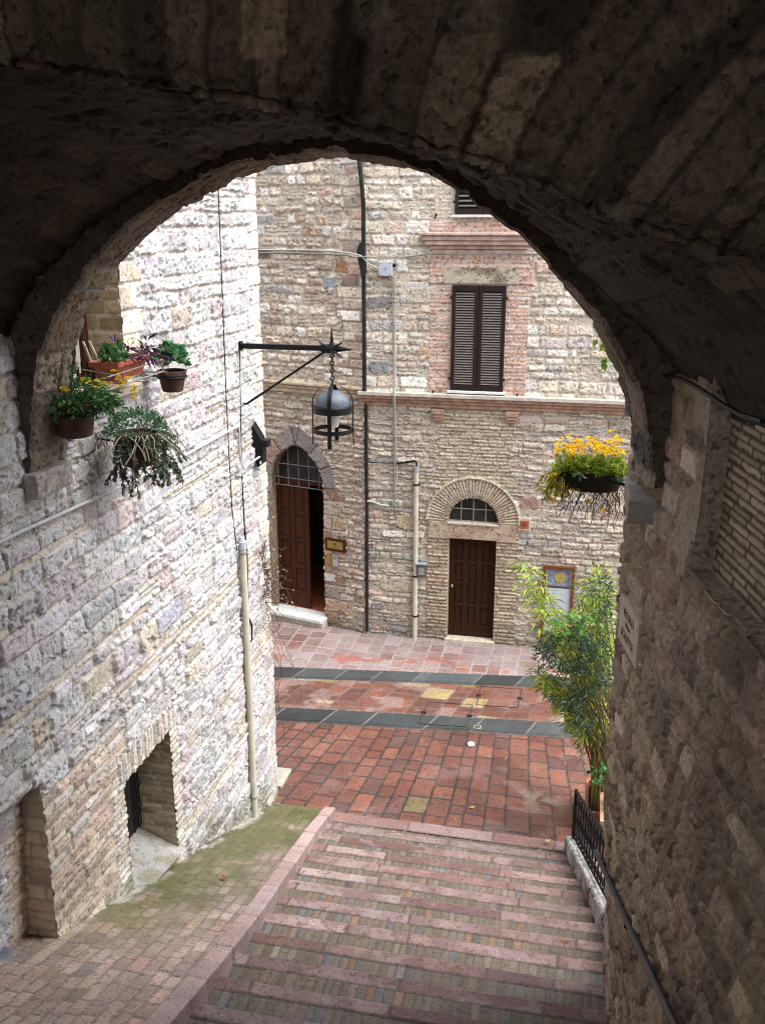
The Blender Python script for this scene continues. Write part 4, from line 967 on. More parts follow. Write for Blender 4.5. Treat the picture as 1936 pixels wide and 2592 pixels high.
hb1 = fr(918, 632)[1]; hb0 = fr(918, 690)[1]
MB().prism([(dpx - .09, hb1 - .12), (dpx - .10, hb1), (dpx - .05, hb1 + .12), (dpx + .03, hb1 + .12), (dpx + .045, hb0), (dpx - .02, hb0 - .08)], lambda a, q_, z: (a, q_, z), YF - .22, YF - .09).build('hopper', M['ironpipe'], t_, bevel=.01)
MB().tube([(dpx - .0, YF - .03, zt - .23), (dpx + .01, YF - .04, 2.5), (dpx + .0, YF - .04, .05)], .03, 10).build('lower_tube', M['ironpipe'], t_, smooth=True)
f_ = lambda x, y, o=.05: (fr(x, y)[0], YF - o, fr(x, y)[1])
l_ = lambda x, y, o=.05: lfr(lf(x, y)[0], -o, lf(x, y)[1])
pipe('cable', [l_(640, 640), l_(720, 639), l_(800, 642), l_(880, 645), l_(915, 650, .25), f_(935, 648, .25), f_(960, 652), f_(1020, 652), f_(1090, 642, .1), f_(1250, 641, .1), f_(1420, 643, .1), f_(1560, 650, .1)], .013, M['cable'], 'grey cable strung level across both far houses at cornice height', 'cable')
pipe('cable', [l_(640, 632), l_(760, 632), l_(850, 635), l_(905, 640, .2), f_(922, 646, .25), f_(940, 668, .16), f_(965, 680, .1)], .011, M['palecable'], 'pale cable along the rubble house drooping into the junction box', 'cable')
pipe('cable', [f_(994, 700), f_(997, 850), f_(1000, 975, .1), f_(1000, 995, .2), f_(998, 1050), f_(1000, 1200), f_(1001, 1262), f_(985, 1300)], .015, M['cable'], 'grey cable dropping straight from the junction box across the string course', 'cable')
pipe('cable', [f_(1002, 705), f_(1002, 850), f_(1004, 975, .1), f_(1004, 995, .2), f_(1002, 1050), f_(1006, 1200), f_(998, 1275)], .009, M['palecable'], 'thin pale cable running beside the thicker grey cable under the junction box', 'cable')
pipe('cable', [f_(930, 1266), f_(945, 1268), f_(965, 1276), f_(985, 1278)], .018, M['palecable'], 'short pale conduit stub between the lower downpipe and the grey cable', 'cable')
pipe('cable', [f_(930, 1168), f_(960, 1170), f_(1000, 1171)], .008, M['ironpipe'], 'thin dark wire joining the lower downpipe to the pipe elbow', 'wire')
jb0 = fr(961, 698); jb1 = fr(996, 661)
t_ = thing('junction_box', 'square grey plastic junction box high on the tan house', 'junction box', (jb0[0], YF, jb0[1]))
MB().box((jb0[0], YF - .12, jb0[1]), (jb1[0], YF - .0, jb1[1])).build('box', M['greypl'], t_, bevel=.012)
jx, jz = (jb0[0] + jb1[0]) / 2, (jb0[1] + jb1[1]) / 2
MB().ring((jx, YF - .121, jz), .02, .003, ax=(0, 1, 0), n=14).build('knockout', M['cable'], t_)
for sx in (-1, 1):
    for sz in (-1, 1): MB().tube([(jx + sx * .09, YF - .115, jz + sz * .095), (jx + sx * .09, YF - .126, jz + sz * .095)], .01, 8).build('screw', M['cable'], t_)
MB().tube([(jb1[0] - .01, YF - .06, jb1[1] - .06), (jb1[0] + .05, YF - .06, jb1[1] - .07)], .03, 8).build('gland', M['black'], t_)
w_ = lambda x, y, o=.045: tuple(atX(x, y, XL + o))
pts = [w_(-40, 1392), w_(60, 1343), w_(150, 1303), w_(290, 1240), w_(380, 1196), w_(440, 1168), w_(520, 1124), w_(592, 1084)]
cd_ = pipe('conduit', pts + [w_(602, 1080), w_(606, 1092), w_(607, 1140), w_(611, 1176), w_(618, 1187), w_(628, 1176), (XL + .1, float(q[1]) - .02, w_(640, 1160)[2]), (float(fp[4][0]) - .02, yq - .06, float(fp[4][2]) + .0)], .014, M['palecable'], 'pale grey conduit climbing along the left house wall to the flood lamp', 'conduit')
pipe('cable', [w_(552, 455), w_(556, 560), w_(564, 760), w_(572, 980), w_(580, 1150), w_(588, 1290), w_(600, 1394)], .006, M['ironpipe'], 'thin black wire hanging down the left house to the cream pipe cap', 'wire')
pipe('cable', [w_(607, 880), w_(609, 1000), w_(612, 1190), w_(619, 1330), w_(625, 1400), w_(628, 1560), w_(638, 1585), w_(638, 1620), w_(622, 1640)], [.005, .005, .007, .009, .013, .013, .012, .01, .009], M['black'], 'black cable from the lamp bracket down to a loop by the house corner', 'cable')
b_ = [on_wall(*p_) - np.array([.05, 0, 0]) for p_ in ((1655, 946), (1700, 950), (1755, 962), (1800, 988), (1850, 1022), (1900, 1050), (1960, 1068))]
pipe('cable', b_, .013, M['black'], 'black cable sagging along the dark right-hand wall over the bricked-up recess', 'cable')
pipe('cable', [atY(182, 736, 5.74), atY(215, 734, 5.74), atY(240, 730, 5.74), atY(268, 731, 5.74)], .008, M['palecable'], 'short pale wire stretched over the inner face of the arch ring above the flower pots', 'wire')
pipe('cable', [(XL + .02, 4.2, atX(0, 698, XL)[2]), tuple(atX(0, 699, XL + .03)), tuple(atX(60, 702, XL + .2)), tuple(atY(118, 702, 5.74))], .006, M['cable'], 'thin wire crossing the dark left end of the vault', 'wire')

# mailbox, number tile, plaques
a0, b1 = fr(1058, 1423); a1, b0 = fr(1081, 1455)
t_ = thing('mailbox', 'small grey metal letterbox between the cream pipe and the small arched door', 'mailbox', (a0, YF, b0))
MB().box((a0, YF - .13, b0), (a1, YF - .0, b1)).build('case', flat_mat('dull_metal', (.13, .12, .11), rough=.5, metal=.4), t_, bevel=.01)
MB().box((a0 - .01, YF - .15, b1), (a1 + .01, YF, b1 + .02)).build('lid', M['steel'], t_)
MB().box((a0 + .03, YF - .135, b0 + .04), (a1 - .03, YF - .1305, b1 - .05)).build('window', flat_mat('clouded_window', (.25, .24, .22), rough=.3), t_)
a0, b1 = fr(1317, 1318); a1, b0 = fr(1335, 1334)
t_ = thing('house_number', 'small terracotta house number tile reading 15 right of the small arched door', 'number tile', (a0, YF, b0))
MB().box((a0 - .02, YF - .055, b0 - .02), (a1 + .02, YF, b1 + .02)).build('tile', M['terra'], t_, bevel=.004)
MB().box((a0 - .05, YF - .045, b0 - .06), (a1 + .05, YF + .0, b1 + .06)).build('mortar_bed', M['travert'], t_, bevel=.01)
fmY = lambda x, y, z, s=1: Matrix(((1, 0, 0, x), (0, 0, -1, y), (0, 1, 0, z), (0, 0, 0, 1)))
text_mesh('number', '15', .1, .003, M['ink'], t_, fmY((a0 + a1) / 2, YF - .058, (b0 + b1) / 2))
lmat = lambda u, v, o: Matrix(((EL[0], 0, NL[0], 0), (EL[1], 0, NL[1], 0), (0, 1, 0, 0), (0, 0, 0, 1)))
def lplate(nm, x0, y0, x1, y1, th0, th1, mat, par, **k):
    u0, v1 = lf(x0, y0); u1, v0 = lf(x1, y1); return MB().box((u0, -th1, v0), (u1, -th0, v1), lfr).build(nm, mat, par, **k), (u0, u1, v0, v1)
u0, v0 = lf(827, 1400)
t_ = thing('wall_plaque', 'brass plaque in a dark wooden frame right of the pointed doorway', 'plaque', lfr(u0, 0, v0))
_, (u0, u1, v0, v1) = lplate('frame', 826, 1358, 877, 1398, .0, .055, M['wood2'], t_, bevel=.008)
MB().box((u0 + .05, -.06, v0 + .05), (u1 - .05, -.0555, v1 - .05), lfr).build('plate', M['brass'], t_)
um = (u0 + u1) / 2
b = MB(); b.lathe((0, 0, 0), [(.0001, 0), (.03, 0), (.03, .002)], 12)
b.v = [lfr(um + p_[0], -.061 - p_[2], v1 - .1 + p_[1] * .8) for p_ in b.v]
b.build('emblem', M['ink'], t_, fix=True)
b = MB()
for i, w2 in enumerate((.02, .1, .12, .05, .08)): b.box((um - w2, -.0615, v1 - .17 - i * .035), (um + w2, -.0602, v1 - .163 - i * .035), lfr)
b.build('engraved_line', M['wood2'], t_)
u0, v0 = lf(829, 1428)
o, _ = lplate('wall_plaque', 828, 1397, 844, 1428, .0, .04, M['brass'], None, bevel=.004); tag(o, 'narrow plain brass plaque under the framed plaque', 'plaque')
t_ = thing('intercom', 'silver intercom panel under the framed plaque by the pointed doorway', 'intercom', lfr(*lf(846, 1432)[:1], 0, lf(846, 1432)[1]))
_, (u0, u1, v0, v1) = lplate('panel', 845, 1400, 858, 1433, .0, .055, M['steel'], t_, bevel=.006)
b = MB()
b.box((u0 + .02, -.058, v1 - .09), (u1 - .02, -.0555, v1 - .04), lfr); b.build('display', M['ink'], t_)
for i in range(3): MB().box((u0 + .03, -.0585, v0 + .05 + i * .06), (u1 - .03, -.0555, v0 + .075 + i * .06), lfr).build('button', M['greypl'], t_)

# notice board
a0, b1 = fr(1376, 1428); a1 = fr(1456, 1430)[0]; b0 = fr(1390, 1612)[1]
t_ = thing('notice_board', 'tall wood framed poster board on the tan house behind the bamboo', 'notice board', (a0, YF, b0))
b = MB(); fw_ = .055
b.box((a0, YF - .09, b0), (a0 + fw_, YF - .01, b1)).box((a1 - fw_, YF - .09, b0), (a1, YF - .01, b1)).box((a0 + fw_, YF - .088, b1 - fw_), (a1 - fw_, YF - .012, b1)).box((a0 + fw_, YF - .088, b0), (a1 - fw_, YF - .012, b0 + fw_))
b.build('frame', M['frame'], t_, bevel=.006)
MB().box((a0 + fw_, YF - .05, b0 + fw_), (a1 - fw_, YF - .04, b1 - fw_)).build('sheet', flat_mat('pale_sheet', (.50, .53, .60), rough=.3, var=.06, bump=0), t_)
ph = (b1 - fw_) - .36
MB().box((a0 + fw_ + .02, YF - .053, ph), (a1 - fw_ - .02, YF - .0502, b1 - fw_ - .015)).build('picture', flat_mat('blue_print', (.20, .21, .30), rough=.3, var=.6, scale=14, bump=0), t_)
MB().box((a0 + fw_ + .02, YF - .0555, ph), (a1 - fw_ - .02, YF - .0532, ph + .035)).build('picture_band', M['ink'], t_)
b = MB(); cxm = (a0 + a1) / 2 + .02; czm = b1 - .21
b.lathe((0, 0, 0), [(.0001, 0), (.10, 0), (.10, .002)], 24); b.v = [(cxm + p_[0], YF - .056 - p_[2], czm + p_[1]) for p_ in b.v]; b.build('roundel', flat_mat('ochre_print', (.36, .29, .075), rough=.4, bump=0), t_)
b = MB()
for i in range(13):
    w2 = (a1 - a0 - 2 * fw_ - .08) * (.6 + .4 * R.random()); b.box((a0 + fw_ + .03, YF - .0525, ph - .06 - i * .055), (a0 + fw_ + .03 + w2 * .7, YF - .0503, ph - .05 - i * .055))
b.build('text_block', flat_mat('grey_print', (.3, .32, .38), rough=.4, bump=0), t_)

# street name slab on the right wall
Yf_, Yn_ = 6.2, 5.70
pf = np.array([.312, Yf_, 0]); pn_ = np.array([.412, Yn_, 0]); ev = (pn_ - pf) / np.linalg.norm(pn_ - pf); nv_ = np.array([ev[1], -ev[0], 0]) ; nv_ = nv_ if nv_[0] < 0 else -nv_
sw_ = float(np.linalg.norm(pn_ - pf)); sz0, sz1 = 4.772, 5.09
sfr = lambda a, q_, z: tuple(pf + ev * a - nv_ * q_ + np.array([0, 0, z]))
t_ = thing('street_sign', 'pale stone street name slab reading VICOLO DELLA SCALETTE on the right wall', 'street sign', tuple(pf + np.array([0, 0, sz0])))
MB().box((0, 0, sz0), (sw_, .085, sz1), sfr).build('slab', M['slab'], t_, bevel=.008)
for tx_, zz, sz, ws in (('VICOLO', sz1 - .075, .075, 1.0), ('DELLA', sz1 - .145, .045, 1.0), ('SCALETTE', sz1 - .225, .078, .92)):
    ce = np.array(sfr(sw_ / 2, -.0015, zz))
    text_mesh('letters', tx_, sz, .001, M['ink'], t_, Matrix(((ev[0], 0, nv_[0], ce[0]), (ev[1], 0, nv_[1], ce[1]), (0, 1, 0, ce[2]), (0, 0, 0, 1))), ws)
# stone bracket block at the mouth
o = MB().box((.290, 5.72, 5.735), (.6, 6.38, 5.875)).build('stone_corbel', flat_mat('grey_block', (.30, .27, .235), rough=.9, var=.25, scale=14, bump=.4), None, bevel=.012)
tag(o, 'grey stone block sticking out of the right wall below the yellow flower basket', 'corbel')
# handrail
hr = thing('handrail', 'round black iron handrail fixed along the right-hand wall', 'handrail', (.4, 5, 3))
hp = [np.array([.288, 6.4, 2.876]), np.array([.43, 5.1, 3.27]), np.array([.575, 3.85, 3.82]), np.array([.66, 3.1, 4.2])]
hp = [atp(1507, 2155, (.288, 6.4, 0), (0, 1, 0)), atp(1589, 2337, (0, 5.05, 0), (0, 1, 0)), atp(1700, 2577, (0, 3.85, 0), (0, 1, 0)), None]
hp[3] = hp[2] + (hp[2] - hp[1]) * .8
MB().tube([tuple(p_) for p_ in hp], .021, 12).build('rail', flat_mat('worn_iron', (.045, .05, .06), rough=.4, var=.4, metal=.5, scale=12), hr, smooth=True)
for f__ in (.02, .95):
    p_ = hp[0] + (hp[1] - hp[0]) * f__; 
    MB().tube([tuple(p_), tuple(p_ + np.array([.0, 0, -.06])), tuple(p_ + np.array([.05, 0, -.09])), tuple(p_ + np.array([.35, 0, -.08]))], .012, 8).build('bracket', M['black'], hr, smooth=True)

# low parapet with an iron railing at the foot of the stairs
S = Surf(6.35, 10.36, 0, .95, .02, .016)
U, V = S.U, S.V
hc = courses(U, V, 601, (.2, .3), (.2, .5), [(3, (.36, .34, .31)), (2, (.28, .25, .22)), (1.5, (.44, .43, .41)), (1, (.33, .24, .2))], (.2, .17, .13), joint=.016, bev=.025, off=.025, rough=.02, tilt=.03, edge=.015)
S.put(np.ones_like(U, bool), hc)
xb = np.minimum(.09 + .135 * (10.28 - U), .47)
vt = V / .95
topw = .17
Px = np.where(vt < .45, xb + S.h * -1 + .02, np.where(vt < .68, xb + (vt - .45) / .23 * topw, xb + topw + .01)); tz_ = SPL(U) + .16
Pz = np.where(vt < .45, tz_ - .55 * (1 - vt / .45), np.where(vt < .68, tz_ + S.h, tz_ - (vt - .68) / .32 * .9))
S.c[vt > .43] = lerp(S.c, np.array([.46, .46, .45]), .5)[vt > .43]
capm = U > 10.34; Px = np.where(capm, xb + topw / 2, Px); 
o = grid_mesh('parapet', st3(Px, U, Pz)[::-1], S.c[::-1], M['facade']); tag(o, 'low rough stone parapet with pale coping along the right edge of the stairs', 'parapet')
rl_ = thing('iron_railing', 'black iron railing with scrolls on the low stone parapet', 'railing', (.2, 9, .6))
def RP(Y, dz): return (min(.09 + .135 * (10.28 - Y), .47) + .08, Y, SPL(Y) + .16 + dz)
b = MB(); ys = np.linspace(10.22, 6.6, 40)
MB().tube([RP(y, .68) for y in np.linspace(10.22, 6.6, 12)], .017, 8).build('top_rail', M['black'], rl_)
MB().tube([RP(y, .06) for y in np.linspace(10.22, 6.6, 12)], .014, 8).build('bottom_rail', M['black'], rl_)
MB().tube([RP(10.22, -.05), RP(10.22, .70)], .02, 8).build('post', M['black'], rl_)
for y in ys[1:-1:2]: MB().tube([RP(y, .06), RP(y, .68)], .009, 6).build('bar', M['black'], rl_)
b = MB()
for y in ys[2:-1:2]:
    for (z_, r_, s_) in ((.36, .06, 1.5), (.58, .045, 1), (.15, .04, 1)): MB().ring(RP(y, z_), r_, .008, ax=(1, 0, 0), n=14, sc=(1, s_)).build('scroll', M['black'], rl_)

# marble slab at the foot of the left house and metal frames in the paving
tag(MB().box((-4.15, 10.86, -.02), (-3.775, 11.32, .05)).build('doorstep', flat_mat('doorstep_stone', (.30, .29, .24), rough=.8, var=.3, scale=9), None, bevel=.01), 'pale stone doorstep slab at the street corner of the left house', 'doorstep')
def cover(cs, label):
    t_ = thing('access_cover', label, 'cover', tuple(cs[0])); b = MB(); k_ = 4
    for i in range(k_):
        p_, q_ = np.array(cs[i]), np.array(cs[(i + 1) % k_]); dd = (q_ - p_) / np.linalg.norm(q_ - p_); nn_ = np.array([-dd[1], dd[0], 0]) * .007
        b.add([p_ + nn_ + [0, 0, .004], q_ + nn_ + [0, 0, .004], q_ - nn_ + [0, 0, .004], p_ - nn_ + [0, 0, .004], p_ + nn_ + [0, 0, .009], q_ + nn_ + [0, 0, .009], q_ - nn_ + [0, 0, .009], p_ - nn_ + [0, 0, .009]], [(0, 3, 2, 1), (4, 5, 6, 7), (0, 1, 5, 4), (1, 2, 6, 5), (2, 3, 7, 6), (3, 0, 4, 7)])
    b.build('rim', flat_mat('cover_rim', (.035, .028, .024), rough=.8), t_)
    for i in (0, 2):
        p_ = (np.array(cs[i]) * .5 + np.array(cs[(i + 3) % 4]) * .5); MB().box((p_[0] - .04, p_[1] - .03, .004), (p_[0] + .04, p_[1] + .03, .014)).build('lug', M['black'], t_)
Zg = lambda x, y: atZ(x, y, .006)
cover([Zg(1216, 1738), Zg(1320, 1745), Zg(1310, 1792), Zg(1206, 1785)], 'metal framed paved access cover between the dark stone strips, nearer the bamboo')
cover([Zg(1085, 1777), Zg(1196, 1785), Zg(1180, 1840), Zg(1058, 1832)], 'metal framed access cover cutting into the nearer dark stone strip')
p_ = Zg(1207, 1843); t_ = thing('drain_hole', 'little rectangular metal drain box at the edge of the nearer dark strip', 'drain', tuple(p_))
MB().box((p_[0] - .06, p_[1] - .05, .003), (p_[0] + .06, p_[1] + .05, .03)).build('collar', M['cable'], t_, bevel=.006); MB().box((p_[0] - .04, p_[1] - .03, .0), (p_[0] + .04, p_[1] + .03, .033)).build('opening', M['ink'], t_)

# ------------------------------------------------------------------ plants
GREEN = [(.045, .11, .03), (.06, .14, .04), (.035, .085, .025)]
def pot_round(c, r, h, mat, parent, taper=.72):
    rt = r; rb = r * taper
    MB().lathe(c, [(rb * .9, -h), (rb, -h + .006), (rt * .93, -h * .22), (rt * 1.0, -h * .21), (rt * 1.04, -h * .03), (rt * 1.02, 0), (rt * .92, 0), (rt * .9, -.025)], 32).build('pot', mat, parent, smooth=True)
    MB().lathe((c[0], c[1], c[2] - .03), [(rt * .9, 0), (.001, .008)], 20).build('soil', M['soil'], parent)
def sprigs(n, base, length, up, spread, seedcols, lf_len, lf_w, per, name, parent, droop=0.0, stem_r=.003, stem_name='stem', dirs=None):
    """stems that arc away from their bases with leaves along them"""
    b = MB(); P_, D_, C_ = [], [], []
    for i in range(n):
        p0 = np.array(base[i % len(base)], float)
        d = np.array(dirs[i]) if dirs is not None else np.array([R.gauss(0, spread), R.gauss(0, spread), up * R.uniform(.6, 1.2)])
        d = d / (np.linalg.norm(d) + 1e-9); L_ = length * R.uniform(.55, 1.15); pts = [p0]; k = 6
        for j in range(k):
            d = d + np.array([R.gauss(0, .12), R.gauss(0, .12), -droop]); d /= np.linalg.norm(d); pts.append(pts[-1] + d * L_ / k)
        b.tube([tuple(q_) for q_ in pts], [stem_r * (1.2 - .8 * j / k) for j in range(k + 1)], 4, cap=False)
        pts = np.array(pts)
        for j in range(per):
            t_ = R.uniform(.15, 1) ** .8 * k; a_ = int(min(t_, k - .01)); q_ = pts[a_] + (pts[a_ + 1] - pts[a_]) * (t_ - a_)
            dd = (pts[a_ + 1] - pts[a_]); dd = dd / np.linalg.norm(dd) + np.array([R.gauss(0, .7), R.gauss(0, .7), R.gauss(.1, .5)]); P_.append(q_); D_.append(dd)
    N = len(P_); leaves(name, P_, D_, lf_len * (.6 + .7 * rng.rand(N)), lf_w * (.6 + .7 * rng.rand(N)), lcol(N, seedcols), parent)
    b.build(stem_name, M['stem'], parent, fix=False)
def flowers(pts, r, col, parent, name='flower', petals=6):
    for p_ in pts:
        P_, D_ = [], []
        ax = np.array([R.gauss(0, .4), R.gauss(-.3, .4), 1.0]); ax /= np.linalg.norm(ax); e1 = np.cross(ax, [1, 0, .3]); e1 /= np.linalg.norm(e1); e2 = np.cross(ax, e1)
        for k in range(petals):
            a_ = 2 * math.pi * k / petals; P_.append(p_); D_.append(e1 * math.cos(a_) + e2 * math.sin(a_) + ax * .35)
        N = len(P_); leaves(name, P_, D_, r * (.8 + .4 * rng.rand(N)), r * .7, lcol(N, col, .12), parent)

# pot of yellow flowers hung on the arch ring
Yp = 6.1; c = atY(186, 1018, Yp); r = float(atY(238, 1018, Yp)[0] - c[0]); h = float(c[2] - atY(190, 1103, Yp)[2])
t1 = thing('potted_plant', 'old clay pot with trailing yellow flowers, nearest the arch on the left', 'potted plant', tuple(c), 'flower pots on the left house')
pot_round(tuple(c), r, h, M['shadedterra'], t1)
MB().ring((c[0], c[1], c[2] - h * .3), r * .99, .012, n=28).tube([(c[0] - r * .95, c[1], c[2] - h * .3), (XL - .1, c[1] + .05, c[2] - h * .25)], .012, 6).build('pot_ring', M['black'], t1)
base = [c + np.array([R.uniform(-1, 1) * r * .7, R.uniform(-1, 1) * r * .7, 0]) for _ in range(40)]
dirs = [np.array([R.gauss(.6, .6), R.gauss(.1, .45), R.uniform(.1, .6)]) for _ in range(95)]
sprigs(95, base, .27, 1, .6, [(.06, .16, .04), (.09, .21, .06), (.045, .11, .035), (.12, .24, .09)], .05, .018, 30, 'foliage', t1, droop=.16, dirs=dirs)
fl_pts = [np.array(atY(x + R.uniform(-6, 6), y + R.uniform(-5, 5), Yp - .05 + R.uniform(-.06, .1))) for x, y in ((214, 958), (222, 966), (288, 942), (298, 955), (253, 970), (262, 968), (318, 960), (326, 952), (300, 978), (331, 985), (340, 982), (337, 1008), (158, 980), (172, 988), (148, 1000), (278, 974), (310, 972), (240, 985), (165, 985))]
flowers(fl_pts, .03, [(.85, .58, .02), (.9, .66, .03), (.8, .5, .02)], t1)
# terracotta trough on the window rail
Yt = 6.72; pc = atY(297, 917, Yt); pl = atY(230, 912, Yt); pbm = atY(300, 968, Yt)
x0, x1 = float(pl[0]), float(pc[0]); zt_ = float(pc[2]); hh_ = float(pc[2] - pbm[2]); y0, y1 = Yt, Yt + .52
t2 = thing('window_box', 'bright terracotta trough of mixed plants on the window rail of the left house', 'window box', ((x0 + x1) / 2, y0, zt_), 'flower pots on the left house')
b = MB(); tp = .035
def trough(b, x0, x1, y0, y1, z0, z1, tp, th=.018):
    o = [(x0 + tp, y0 + tp, z0), (x1 - tp, y0 + tp, z0), (x1 - tp, y1 - tp, z0), (x0 + tp, y1 - tp, z0)]
    m_ = [(x0, y0, z1), (x1, y0, z1), (x1, y1, z1), (x0, y1, z1)]
    i_ = [(x0 + th, y0 + th, z1), (x1 - th, y0 + th, z1), (x1 - th, y1 - th, z1), (x0 + th, y1 - th, z1)]
    j_ = [(a_, b__, z1 - .05) for a_, b__, _ in i_]
    vs = o + m_ + i_ + j_; fs = [(3, 2, 1, 0)]
    for k in range(3):
        for q_ in range(4): fs.append((k * 4 + q_, k * 4 + (q_ + 1) % 4, k * 4 + 4 + (q_ + 1) % 4, k * 4 + 4 + q_))
    fs.append((12, 13, 14, 15)); b.add(vs, fs)
    return b
trough(b, x0, x1, y0, y1, zt_ - hh_, zt_ - .03, tp); b.build('trough', M['terra'], t2, bevel=.006)
b = MB(); e_ = .016
b.box((x0 - e_, y0 - e_, zt_ - .045), (x1 + e_, y0 + .012, zt_ - .002)).box((x0 - e_, y1 - .012, zt_ - .045), (x1 + e_, y1 + e_, zt_ - .002)).box((x0 - e_, y0 + .012, zt_ - .045), (x0 + .012, y1 - .012, zt_ - .002)).box((x1 - .012, y0 + .012, zt_ - .045), (x1 + e_, y1 - .012, zt_ - .002)); b.build('rim', M['terra'], t2, bevel=.006)
MB().box((x0 + .014, y0 + .014, zt_ - .06), (x1 - .014, y1 - .014, zt_ - .03)).build('soil', M['soil'], t2)
base = [np.array([R.uniform(x0 + .04, x1 - .04), R.uniform(y0 + .02, y0 + .28), zt_ - .03]) for _ in range(14)]
sprigs(20, base, .14, 1, .5, [(.10, .22, .07), (.07, .18, .06), (.05, .12, .04)], .07, .05, 9, 'foliage', t2)
base = [np.array([R.uniform(x0 + .1, x1 - .02), R.uniform(y0 + .2, y1), zt_ - .03]) for _ in range(10)]
sprigs(16, base, .22, .8, .6, [(.07, .03, .11), (.10, .05, .15), (.05, .025, .06)], .085, .022, 9, 'purple_foliage', t2, droop=.2)
sprigs(14, [np.array([x1, R.uniform(y1 - .15, y1 + .05), zt_ - .02]) for _ in range(8)], .28, .6, .5, [(.20, .08, .05), (.13, .06, .04), (.10, .10, .04)], .03, .012, 12, 'dry_trailer', t2, droop=.35)
b = MB()
for (dx, dy, tl) in ((-.02, .02, -.35), (.03, .05, -.45), (.1, .25, -.25)): b.box((x0 + dx, y0 + dy, zt_ - .03), (x0 + dx + .018, y0 + dy + .006, zt_ + .15), fr=lambda a_, q_, z, x_=x0 + dx, tl=tl: (a_ + tl * (z - zt_), q_, z))
b.build('plant_label', flat_mat('label_stick', (.62, .58, .46), rough=.6), t2)
# thin rail holding it
rt_ = thing('window_rail', 'thin grey metal rail in front of the flower window holding the terracotta trough', 'rail', (x1, y0, zt_))
b = MB(); xr = x1 + .03
b.tube([(xr, 6.42, zt_ - .08), (xr, y1 + .22, zt_ - .08)], .005, 6).tube([(xr, y1 + .22, zt_ - .08), (xr, y1 + .22, zt_ - hh_ - .03), (XL - .02, y1 + .22, zt_ - hh_ - .03)], .008, 6).tube([(xr, y1 + .22, zt_ - .08), (XL - .02, y1 + .22, zt_ - .08)], .008, 6).tube([(x0 - .06, y0 - .03, zt_ - .06), (xr, y0 - .03, zt_ - .1)], .005, 6)
b.tube([(xr, 6.45, zt_ - hh_ - .02), (xr, y1 + .22, zt_ - hh_ - .02)], .007, 6); b.build('bars', M['cable'], rt_)
b = MB()
for i in range(7): xx = x0 - .28 + i * .045; b.box((xx, y0 + .02, zt_ - .22), (xx + .02, y0 + .035, zt_ - .01))
b.build('slat_screen', M['shutter'], rt_)
# clay pot with a green succulent
Ys = 7.62; c = atY(435, 937, Ys); r = float(atY(469, 937, Ys)[0] - c[0]); h = float(c[2] - atY(437, 990, Ys)[2])
t3 = thing('potted_plant', 'clay pot with thick round-leaved green succulent, farthest along the left wall', 'potted plant', tuple(c), 'flower pots on the left house')
pot_round(tuple(c), r, h, M['shadedterra'], t3)
MB().ring((c[0], c[1], c[2] - h * .3), r, .009, n=24).tube([(c[0] - r, c[1], c[2] - h * .3), (XL - .02, c[1], c[2] - h * .3)], .009, 6).build('pot_ring', M['black'], t3)
P_, D_ = [], []
for i in range(44):
    a_ = R.uniform(0, 6.28); rr_ = r * 1.05 * math.sqrt(R.random()); q_ = c + np.array([math.cos(a_) * rr_, math.sin(a_) * rr_, .04 + .15 * (1 - rr_ / r / 1.1) + R.uniform(0, .07)])
    for k in range(13):
        P_.append(q_ + np.array([0, 0, R.uniform(-.03, .02)])); b2 = R.uniform(0, 6.28); D_.append([math.cos(b2), math.sin(b2), R.uniform(-.1, 1.1)])
N = len(P_); leaves('foliage', P_, D_, .065 * (.7 + .5 * rng.rand(N)), .045, lcol(N, [(.07, .20, .09), (.10, .27, .13), (.05, .14, .06), (.14, .30, .16)]), t3, fold=.15, droop=0)
# hanging pot overgrown by a trailing succulent
Yh = 6.75; c = atY(345, 1095, Yh); r = .17
t4 = thing('hanging_plant', 'dark hanging pot buried in trailing grey-green succulent below the other pots', 'hanging plant', tuple(c), 'flower pots on the left house')
pot_round((c[0], c[1], c[2]), r, .26, M['shadedterra'], t4)
MB().ring((c[0], c[1], c[2] - .08), r, .01, n=24).tube([(c[0] - r, c[1], c[2] - .08), (XL - .02, c[1], c[2] - .06)], .01, 6).build('pot_ring', M['black'], t4)
P_, D_ = [], []
for i in range(900):
    a_ = R.uniform(0, 6.28); e2 = math.acos(R.uniform(-.1, 1)); d_ = np.array([math.cos(a_) * math.sin(e2), math.sin(a_) * math.sin(e2), math.cos(e2) * .8]); P_.append(c + d_ * np.array([.23, .23, .22]) * R.uniform(.75, 1.05)); D_.append(d_ + np.array([0, 0, .3]) + rng.randn(3) * .5)
N = len(P_); leaves('foliage', P_, D_, .038 * (.6 + .6 * rng.rand(N)), .018, lcol(N, [(.08, .17, .09), (.11, .23, .11), (.05, .10, .05), (.14, .25, .15)]), t4, fold=.2, droop=0)
base = [c + np.array([math.cos(a_) * .19 + .04, math.sin(a_) * .19, R.uniform(-.25, .05)]) for a_ in np.linspace(0, 6.28, 22)]
dirs = [np.array([R.gauss(.25, .6), R.gauss(-.1, .5), R.gauss(-.25, .35)]) for i in range(70)]
sprigs(70, base, .24, .2, .6, [(.09, .15, .09), (.06, .10, .06), (.14, .20, .13), (.14, .11, .06), (.2, .25, .18)], .034, .019, 40, 'trailing_foliage', t4, droop=.3, dirs=dirs, stem_r=.005)
b = MB()
